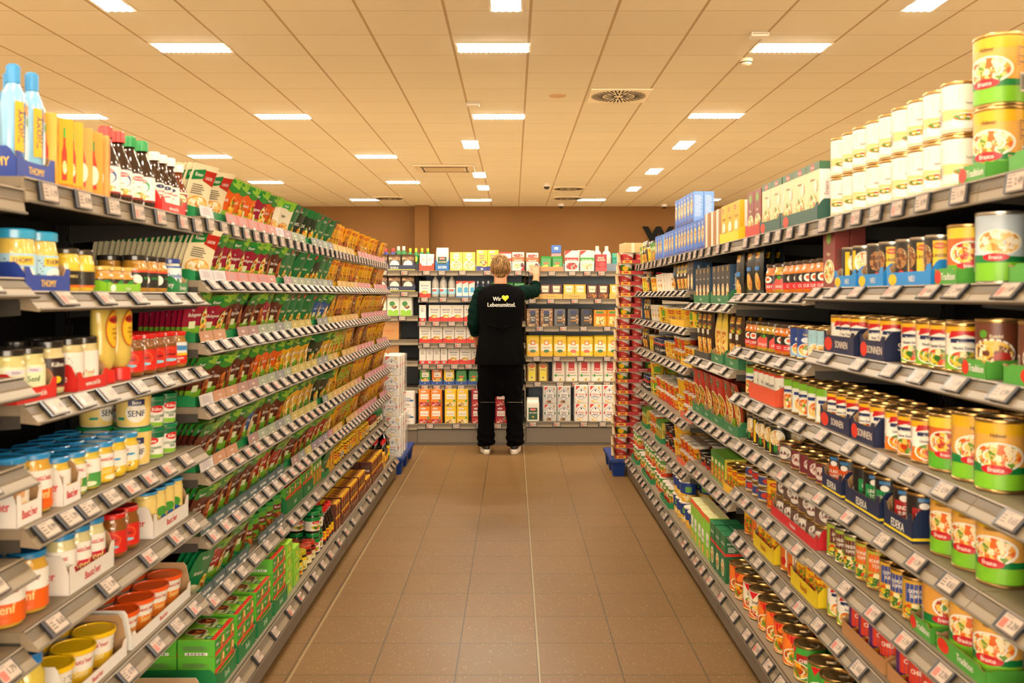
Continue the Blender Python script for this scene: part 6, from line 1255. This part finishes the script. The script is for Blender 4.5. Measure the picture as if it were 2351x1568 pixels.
for i in range(19):
    x = .775 + .157 + (.045 * i / 18) + random.uniform(-.006, .006); y = 6.96 + random.uniform(-.004, .006)
    if i > 8: x += .0
    b = tower_tray(i, .315, .21, .028); o = b.build('stacked_tray', loc=(x, y, z))
    tag(o, 'red-fronted cardboard tray of noodle pots, %s from the pallet' % ORD[i], 'tray', 'red trays in the tower')
    for c in range(3):
        for r in range(2):
            key = 'tprY' if i in (2, 7, 8, 13, 17) and (c + r) % 2 == 0 else 'tprl'
            put(key, (x - .103 + c * .103, y + .054 + r * .102, z + .0022), (0, 0, random.uniform(-.5, .3)), '%s, %s along %s row, tray %s from the pallet' % (proto(key)['desc'], ORD[c], ('front', 'back')[r], ORD[i]), 'noodle pots in the tray tower', True)
    z += .0826
# lid-like carton flap leaning on the tower's top
b = MB(); b.box(-.15, 0, 0, .0, .2, .075, mat('d8b07a', .6), .002); b.box(-.1, -.001, 0, -.075, 0, .075, mat('efdcb8', .6))
tag(b.build('cardboard_box', loc=(1.0, 6.98, z + .0005), rz=.1), 'small brown cardboard box on top of the red tray tower', 'cardboard box')

# ------------------------------------------------------------------ the person reaching to the top shelf
def evaluated(mb, name, vox, smooth=4, mats=None, noise=None):
    o = bpy.data.objects.new(name, mb.mesh(name)); COL.objects.link(o)
    m = o.modifiers.new('r', 'REMESH'); m.mode = 'VOXEL'; m.voxel_size = vox; m.use_smooth_shade = True
    s = o.modifiers.new('s', 'SMOOTH'); s.factor = .5; s.iterations = smooth
    dg = bpy.context.evaluated_depsgraph_get(); dg.update()
    me = bpy.data.meshes.new_from_object(o.evaluated_get(dg)); me.name = name
    bpy.data.objects.remove(o)
    if noise:
        for v in me.vertices:
            d = noise(v.co, v.normal); v.co += d
    me.polygons.foreach_set('use_smooth', [True] * len(me.polygons))
    return me
def ellipsoid(mb, c, r, m, seg=20, rings=12, rot=None):
    c = Vector(c)
    R3 = rot or Matrix.Identity(3)
    rr = []
    for j in range(1, rings):
        t = PI * j / rings
        rr.append([c + R3 @ Vector((r[0] * math.sin(t) * math.cos(2*PI*i/seg), r[1] * math.sin(t) * math.sin(2*PI*i/seg), -r[2] * math.cos(t))) for i in range(seg)])
    mb.loft(rr, m, True)
def limb(mb, pts, rad, m, seg=14):
    """round-ended tapered limb"""
    P_, R2 = [], []
    for i in range(len(pts) - 1):
        a, b_ = Vector(pts[i]), Vector(pts[i + 1])
        for k in range(4): P_.append(a.lerp(b_, k / 4)); R2.append(rad[i] + (rad[i+1] - rad[i]) * k / 4)
    P_.append(Vector(pts[-1])); R2.append(rad[-1])
    mb.tube(P_, R2, m, seg)
    ellipsoid(mb, pts[0], (rad[0],) * 3, m, 12, 8); ellipsoid(mb, pts[-1], (rad[-1],) * 3, m, 12, 8)
skin, ntk, bk_ = node_mat('skin'); bk_.inputs['Base Color'].default_value = (*lin('cc8a68'), 1); bk_.inputs['Roughness'].default_value = .5
bk_.inputs['Subsurface Weight'].default_value = .08; bk_.inputs['Subsurface Radius'].default_value = (.02, .008, .004)
def cloth(name, col, sc_=420):
    m, nt, b_ = node_mat(name); tc = nt.nodes.new('ShaderNodeTexCoord'); no = nt.nodes.new('ShaderNodeTexNoise'); no.inputs['Scale'].default_value = sc_
    bp = nt.nodes.new('ShaderNodeBump'); bp.inputs['Strength'].default_value = .3; bp.inputs['Distance'].default_value = .001
    nt.links.new(tc.outputs['Object'], no.inputs['Vector']); nt.links.new(no.outputs['Fac'], bp.inputs['Height']); nt.links.new(bp.outputs[0], b_.inputs['Normal'])
    b_.inputs['Base Color'].default_value = (*lin(col), 1); b_.inputs['Roughness'].default_value = .9; b_.inputs['Specular IOR Level'].default_value = .06
    return m
vestm, trm, slm = cloth('black_cotton', '060505'), cloth('black_trouser_cloth', '050404'), cloth('dark_green_knit', '08201a')
PX, PY = -.11, 7.95
S_L, E_L, W_L = (-.175, .0, 1.40), (-.238, .02, 1.125), (-.205, .17, .955)
S_R, E_R, W_R = (.165, .02, 1.405), (.302, .20, 1.405), (.322, .375, 1.545)
bm_ = MB()
limb(bm_, [(0, .0, .92), (0, 0, 1.12), (0, .0, 1.34)], [.12, .10, .098], skin); limb(bm_, [(-.12, .01, 1.365), (.12, .01, 1.365)], [.052, .052], skin)
limb(bm_, [(0, .01, 1.38), (0, .02, 1.52)], [.058, .056], skin)
ellipsoid(bm_, (0, .035, 1.605), (.077, .095, .112), skin); ellipsoid(bm_, (0, .085, 1.55), (.05, .045, .05), skin)
ellipsoid(bm_, (0, .135, 1.59), (.014, .016, .022), skin, 10, 8)
for s_ in (-1, 1):
    ellipsoid(bm_, (s_ * .082, .03, 1.595), (.010, .02, .032), skin, 10, 8)
    limb(bm_, [(s_ * .09, 0, .9), (s_ * .112, .01, .5), (s_ * .122, -.005, .1)], [.09, .055, .04], skin)
    limb(bm_, [(s_ * .122, -.005, .08), (s_ * .13, .13, .04)], [.04, .035], skin)
limb(bm_, [(-.165, .005, 1.375), E_L, W_L], [.045, .040, .027], skin); limb(bm_, [(.155, .02, 1.38), E_R, W_R], [.045, .042, .028], skin)
def hand(mb, w, fwd, up, thumb, curl, sc2=1.0):
    """palm, four fingers of unequal length with two bends, thumb leaving the side of the palm"""
    w, f, u = Vector(w), Vector(fwd).normalized(), Vector(up).normalized(); s3 = f.cross(u).normalized() * thumb
    u = s3.cross(f).normalized() if (s3.cross(f)).dot(u) > 0 else -(s3.cross(f)).normalized()
    for k in range(4):   # palm from four metacarpals
        q = (k - 1.5) * .0185; limb(mb, [w + s3 * q * .6, w + f * .075 + s3 * q], [.016, .0125], skin, 10)
    for k, ln in enumerate((.068, .078, .073, .056)):
        q = (1.5 - k) * .0205; b0 = w + f * .078 + s3 * q; sp = s3 * (1.5 - k) * .006
        c1, c2 = curl * (1 + .15 * k), curl * 2.1 * (1 + .1 * k)
        d1 = (f * math.cos(c1) - u * math.sin(c1)); d2 = (f * math.cos(c2) - u * math.sin(c2)); d3 = (f * math.cos(c2 * 1.35) - u * math.sin(c2 * 1.35))
        p1 = b0 + d1 * ln * .45 + sp; p2 = p1 + d2 * ln * .32 + sp * .4; p3 = p2 + d3 * ln * .23
        limb(mb, [b0, p1, p2, p3], [.0095, .0088, .008, .0068], skin, 8)
    t0 = w + f * .022 + s3 * .026; t1 = t0 + (f * .6 + s3 * .75 - u * .2) * .036; t2 = t1 + (f * .85 + s3 * .3 - u * .3) * .034
    limb(mb, [t0, t1, t2], [.014, .0105, .0085], skin, 8)
hand(bm_, (.322, .38, 1.555), (-.1, .45, .8), (.05, -.85, .5), -1, .36)
hand(bm_, (-.205, .175, .95), (.25, .85, -.4), (-.55, .0, .8), 1, .4)
p_root = bpy.data.objects.new('person', evaluated(bm_, 'person', .0048, 3)); COL.objects.link(p_root)
p_root.location = (PX, PY, 0)
p_root.data.materials.clear(); p_root.data.materials.append(skin)
tag(p_root, 'person in black vest and trousers seen from behind, reaching to the top shelf', 'person')
# face details
b = MB()
for s_ in (-1, 1):
    ellipsoid(b, (s_ * .032, .122, 1.612), (.012, .008, .007), mat('f2ece4', .2), 12, 8); ellipsoid(b, (s_ * .032, .1285, 1.612), (.005, .003, .005), mat('3a5a6a', .2), 10, 6)
b.build('eyes', p_root)
b = MB(); ellipsoid(b, (0, .129, 1.548), (.022, .006, .006), mat('b0605a', .4), 12, 8); b.build('lips', p_root)
# hair: rounded cap plus layered locks
hm, nth, bh = node_mat('dark_blond_hair'); bh.inputs['Roughness'].default_value = .45
tc = nth.nodes.new('ShaderNodeTexCoord'); no = nth.nodes.new('ShaderNodeTexNoise'); no.inputs['Scale'].default_value = 45
mp = nth.nodes.new('ShaderNodeMapping'); mp.inputs['Scale'].default_value = (3, 3, .5)
cr = nth.nodes.new('ShaderNodeValToRGB'); cr.color_ramp.elements[0].position = .36; cr.color_ramp.elements[0].color = (*lin('50341a'), 1); cr.color_ramp.elements[1].position = .66; cr.color_ramp.elements[1].color = (*lin('b88c50'), 1)
nth.links.new(tc.outputs['Object'], mp.inputs[0]); nth.links.new(mp.outputs[0], no.inputs['Vector']); nth.links.new(no.outputs['Fac'], cr.inputs[0]); nth.links.new(cr.outputs[0], bh.inputs['Base Color'])
b = MB()
HC = Vector((0, .02, 1.622)); HR = (.084, .098, .104)
ellipsoid(b, HC, (.080, .092, .099), hm, 24, 14)
ellipsoid(b, (0, -.008, 1.569), (.053, .048, .058), hm, 20, 12)
rnd = random.Random(5)
crown = Vector((.012, -.03, 1.71))
for k in range(620):
    az = rnd.uniform(0, 2 * PI); el = rnd.uniform(-.98, 1.35)
    if math.sin(az) > .35 and el < .35: continue      # keep the face free
    d = Vector((math.cos(az) * math.cos(el), math.sin(az) * math.cos(el), math.sin(el)))
    p0 = Vector((HC[0] + HR[0] * d.x, HC[1] + HR[1] * d.y, HC[2] + HR[2] * d.z))
    t = (p0 - crown); t = (t - d * t.dot(d)); t = t.normalized() if t.length > .001 else Vector((1, 0, 0))
    t = (t + Vector((rnd.uniform(-.7, .7), rnd.uniform(-.4, .4), rnd.uniform(-.5, .3)))).normalized()
    ln = rnd.uniform(.03, .065)
    pts = []
    for q in range(5):
        f = q / 4; p = p0 + t * ln * (f - .3)
        v = Vector(((p.x - HC.x) / HR[0], (p.y - HC.y) / HR[1], (p.z - HC.z) / HR[2])); g = v.length
        if g > 1e-4:
            rr = 1.0 + .015 + .05 * f * f * rnd.uniform(.4, 1.2)
            lo = max(0, -v.z - .35) * .28
            v = v / g * rr; v.x *= 1 - lo; v.y *= 1 - lo
            p = Vector((HC.x + v.x * HR[0], HC.y + v.y * HR[1], HC.z + v.z * HR[2]))
        pts.append(p)
    b.tube(pts, [.001, .0030, .0034, .0026, .0005], hm, 4)
b.build('hair', p_root)
# vest
VR = [(.775, .216, .150, 0), (.80, .218, .151, 0), (.90, .208, .146, 0), (1.0, .192, .136, .0), (1.06, .186, .130, .0), (1.12, .186, .130, 0), (1.2, .196, .136, 0), (1.28, .207, .142, 0), (1.35, .213, .138, .0), (1.39, .210, .128, .002), (1.42, .194, .115, .005), (1.445, .148, .098, .008), (1.462, .095, .08, .012), (1.472, .07, .068, .014)]
def vint(z):
    for a, c in zip(VR, VR[1:]):
        if z <= c[0]:
            t = (z - a[0]) / (c[0] - a[0]); return [a[i] + (c[i] - a[i]) * t for i in range(4)]
    return VR[-1]
def vsurf(a, z):
    _, W, D, cy = vint(z)
    n = 2.5; c, s_ = math.cos(a), math.sin(a)
    x = W * math.copysign(abs(c) ** (2 / n), c); y = cy + D * math.copysign(abs(s_) ** (2 / n), s_)
    f = .0035 * math.sin(a * 9 + z * 14) * max(0, min(1, (1.12 - z) / .3)) + .003 * math.sin(x * 40 + z * 34) * max(0, 1 - abs(z - 1.13) / .16) + .003 * math.sin(x * 22 - z * 30) * max(0, min(1, (z - 1.1) / .2)) * (z < 1.4)
    return Vector((x * (1 + f / .2), y * (1 + f / .13), z))
b = MB(); NZ = 46
zs = [.775 + (1.472 - .775) * j / NZ for j in range(NZ + 1)]
rings = [[vsurf(2 * PI * i / 64, z) for i in range(64)] for z in zs]
b.loft(rings, vestm, True, True)
hemr = [[vsurf(2 * PI * i / 64, .777) * 1.0 + Vector((0, 0, dz)) for i in range(64)] for dz in (0, .02)]
b.loft([[Vector((p.x * 1.012, p.y * 1.015, p.z)) for p in r] for r in hemr], vestm, True, False)
vest = b.build('vest', p_root)
def back_y(x, z):
    _, W, D, cy = vint(z); n = 2.5
    t = max(0., 1 - min(.999, abs(x) / W) ** n) ** (1 / n)
    return cy - D * t
lab = MB(); A = Art(lab, lambda u, v, o: (u, back_y(u, v) - .006 - o, v), .3, .3, step=.01, rough=.6)
zt = lambda py: wz(py, PY - .13)
xt = lambda px: wx(px, PY - .13) - PX
A.text('Wir', (xt(1132) + xt(1150)) / 2, zt(686), .036, 'f0ebe2', xt(1151) - xt(1132), 0, 0, 1.2, .07)
A.text('Lebensmittel.', (xt(1119) + xt(1183.5)) / 2, zt(699.5), .037, 'f0ebe2', xt(1183) - xt(1119), 0, 0, 1.2, .07)
hx, hz = xt(1160), zt(684)
A.poly([(hx + .030 * (16 * math.sin(t) ** 3) / 16, hz + .030 * (13 * math.cos(t) - 5 * math.cos(2*t) - 2 * math.cos(3*t) - math.cos(4*t)) / 16) for t in [2 * PI * i / 36 for i in range(36)]][::-1], 'f6d21c')
lab.build('back_print', p_root)
# waist tie
b = MB(); z0 = 1.09
b.tube([(x, back_y(x, z0 + .02 * abs(x) / .1) - .008, z0 + .03 * (abs(x) / .1) - .01 * (x > 0)) for x in [-.12 + .24 * i / 14 for i in range(15)]], .005, vestm, 6)
for s_ in (-1, 1):
    b.tube([(0, back_y(0, z0) - .012, z0), (s_ * .02, back_y(0, z0) - .022, z0 + .012), (s_ * .045, back_y(0, z0) - .016, z0 + .002), (s_ * .03, back_y(0, z0) - .02, z0 - .012), (0, back_y(0, z0) - .014, z0 - .003)], .004, vestm, 6)
b.box(-.012, back_y(0, z0) - .014, z0 - .065, .008, back_y(0, z0) - .008, z0 - .004, vestm)
b.build('waist_tie', p_root)
# sweater sleeves
def sleeve(pts, rad, name):
    b = MB(); limb(b, pts, rad, slm, 16)
    def nz(co, n): return n * (.0028 * math.sin(co.z * 95 + co.x * 60 + co.y * 50) + .002 * math.sin(co.y * 130 + co.x * 90))
    me = evaluated(b, name, .007, 6, noise=nz); o = bpy.data.objects.new(name, me); COL.objects.link(o); o.parent = p_root
    me.materials.clear(); me.materials.append(slm)
eL = Vector(E_L).lerp(Vector(W_L), .30)
sleeve([(-.165, .005, 1.385), (-.215, .01, 1.26), E_L, tuple(eL)], [.070, .062, .053, .047], 'sleeve')
eR = Vector(E_R).lerp(Vector(W_R), .22)
sleeve([(.155, .02, 1.385), (.23, .10, 1.40), E_R, tuple(eR)], [.070, .066, .056, .050], 'sleeve')
for e_, d_, rr in ((eL, Vector(W_L) - Vector(E_L), .044), (eR, Vector(W_R) - Vector(E_R), .047)):
    b = MB(); d_ = d_.normalized(); e2 = e_ + d_ * (rr * .9)
    b.tube([e2 - d_ * .02, e2 + d_ * .008], rr + .003, slm, 18); b.build('cuff', p_root)
# trousers
b = MB()
def ring(cx, cy, a_, c_, z): return [(cx + a_ * math.cos(2*PI*i/24), cy + c_ * math.sin(2*PI*i/24), z) for i in range(24)]
b.loft([ring(0, 0, .15, .11, 1.0), ring(0, 0, .19, .135, .9), ring(0, 0, .197, .14, .82), ring(0, 0, .19, .13, .74), ring(0, 0, .15, .09, .68), ring(0, .0, .11, .075, .58), ring(0, .0, .06, .05, .5)], trm)
for s_, kx, fx in ((-1, -.120, -.126), (1, .112, .126)):
    b.loft([ring(s_ * .098, 0, .095, .12, .85), ring(s_ * .102, .0, .097, .115, .72), ring((s_ * .105 + kx) / 2, .005, .090, .1, .6), ring(kx, .008, .078, .085, .48), ring(kx * .5 + fx * .5, 0, .074, .08, .36), ring(fx, -.006, .072, .08, .24), ring(fx, -.01, .076, .086, .15), ring(fx, -.004, .077, .088, .10), ring(fx, .004, .072, .084, .068)], trm)
def ntr(co, n):
    lowf = max(0, min(1, (.22 - co.z) / .12)); kn = max(0, 1 - abs(co.z - .46) / .18); hp = max(0, 1 - abs(co.z - .72) / .12)
    return n * (.007 * lowf * math.sin(co.z * 95 + co.x * 25) + .004 * kn * math.sin(co.z * 55 + co.x * 60) + .004 * hp * math.sin(co.z * 40 - abs(co.x) * 45) + .002 * math.sin(co.z * 31 + co.x * 50 + co.y * 40))
me = evaluated(b, 'trousers', .0075, 4, noise=ntr); o = bpy.data.objects.new('trousers', me); COL.objects.link(o); o.parent = p_root
me.materials.clear(); me.materials.append(trm)
b = MB()
for s_ in (-1, 1):
    b.tube([(s_ * .117 + .079 * math.cos(t), .008 - .094 * abs(math.sin(t)) * 1.0, .44 + .012 * math.sin(t)) for t in [PI * i / 12 for i in range(13)]], .0013, mat('a89c8c', .5), 5)
b.build('reflective_piping', p_root)
# shoes
for s_ in (-1, 1):
    b = MB(); cx = s_ * .122
    def sr(a_, y0, y1, z):   # rounded sole outline
        pts = []
        for i in range(24):
            t = 2 * PI * i / 24; yy = (y0 + y1) / 2 + (y1 - y0) / 2 * math.sin(t); w_ = a_ * (1.05 if math.sin(t) > 0 else .85)
            pts.append((cx + s_ * .012 * (math.sin(t) + .4) + w_ * math.copysign(abs(math.cos(t)) ** .8, math.cos(t)), yy, z))
        return pts
    b.loft([sr(.042, -.082, .185, 0), sr(.046, -.088, .19, .008), sr(.046, -.088, .188, .036), sr(.042, -.084, .182, .044)], mat('f2e8d8', .5), True)
    so = b.build('shoe', p_root)
    b = MB(); b.loft([sr(.041, -.08, .182, .044), sr(.041, -.076, .175, .056), sr(.037, -.072, .14, .07), sr(.032, -.066, .06, .095)], mat('1c1816', .5), True); b.build('shoe_upper', so)
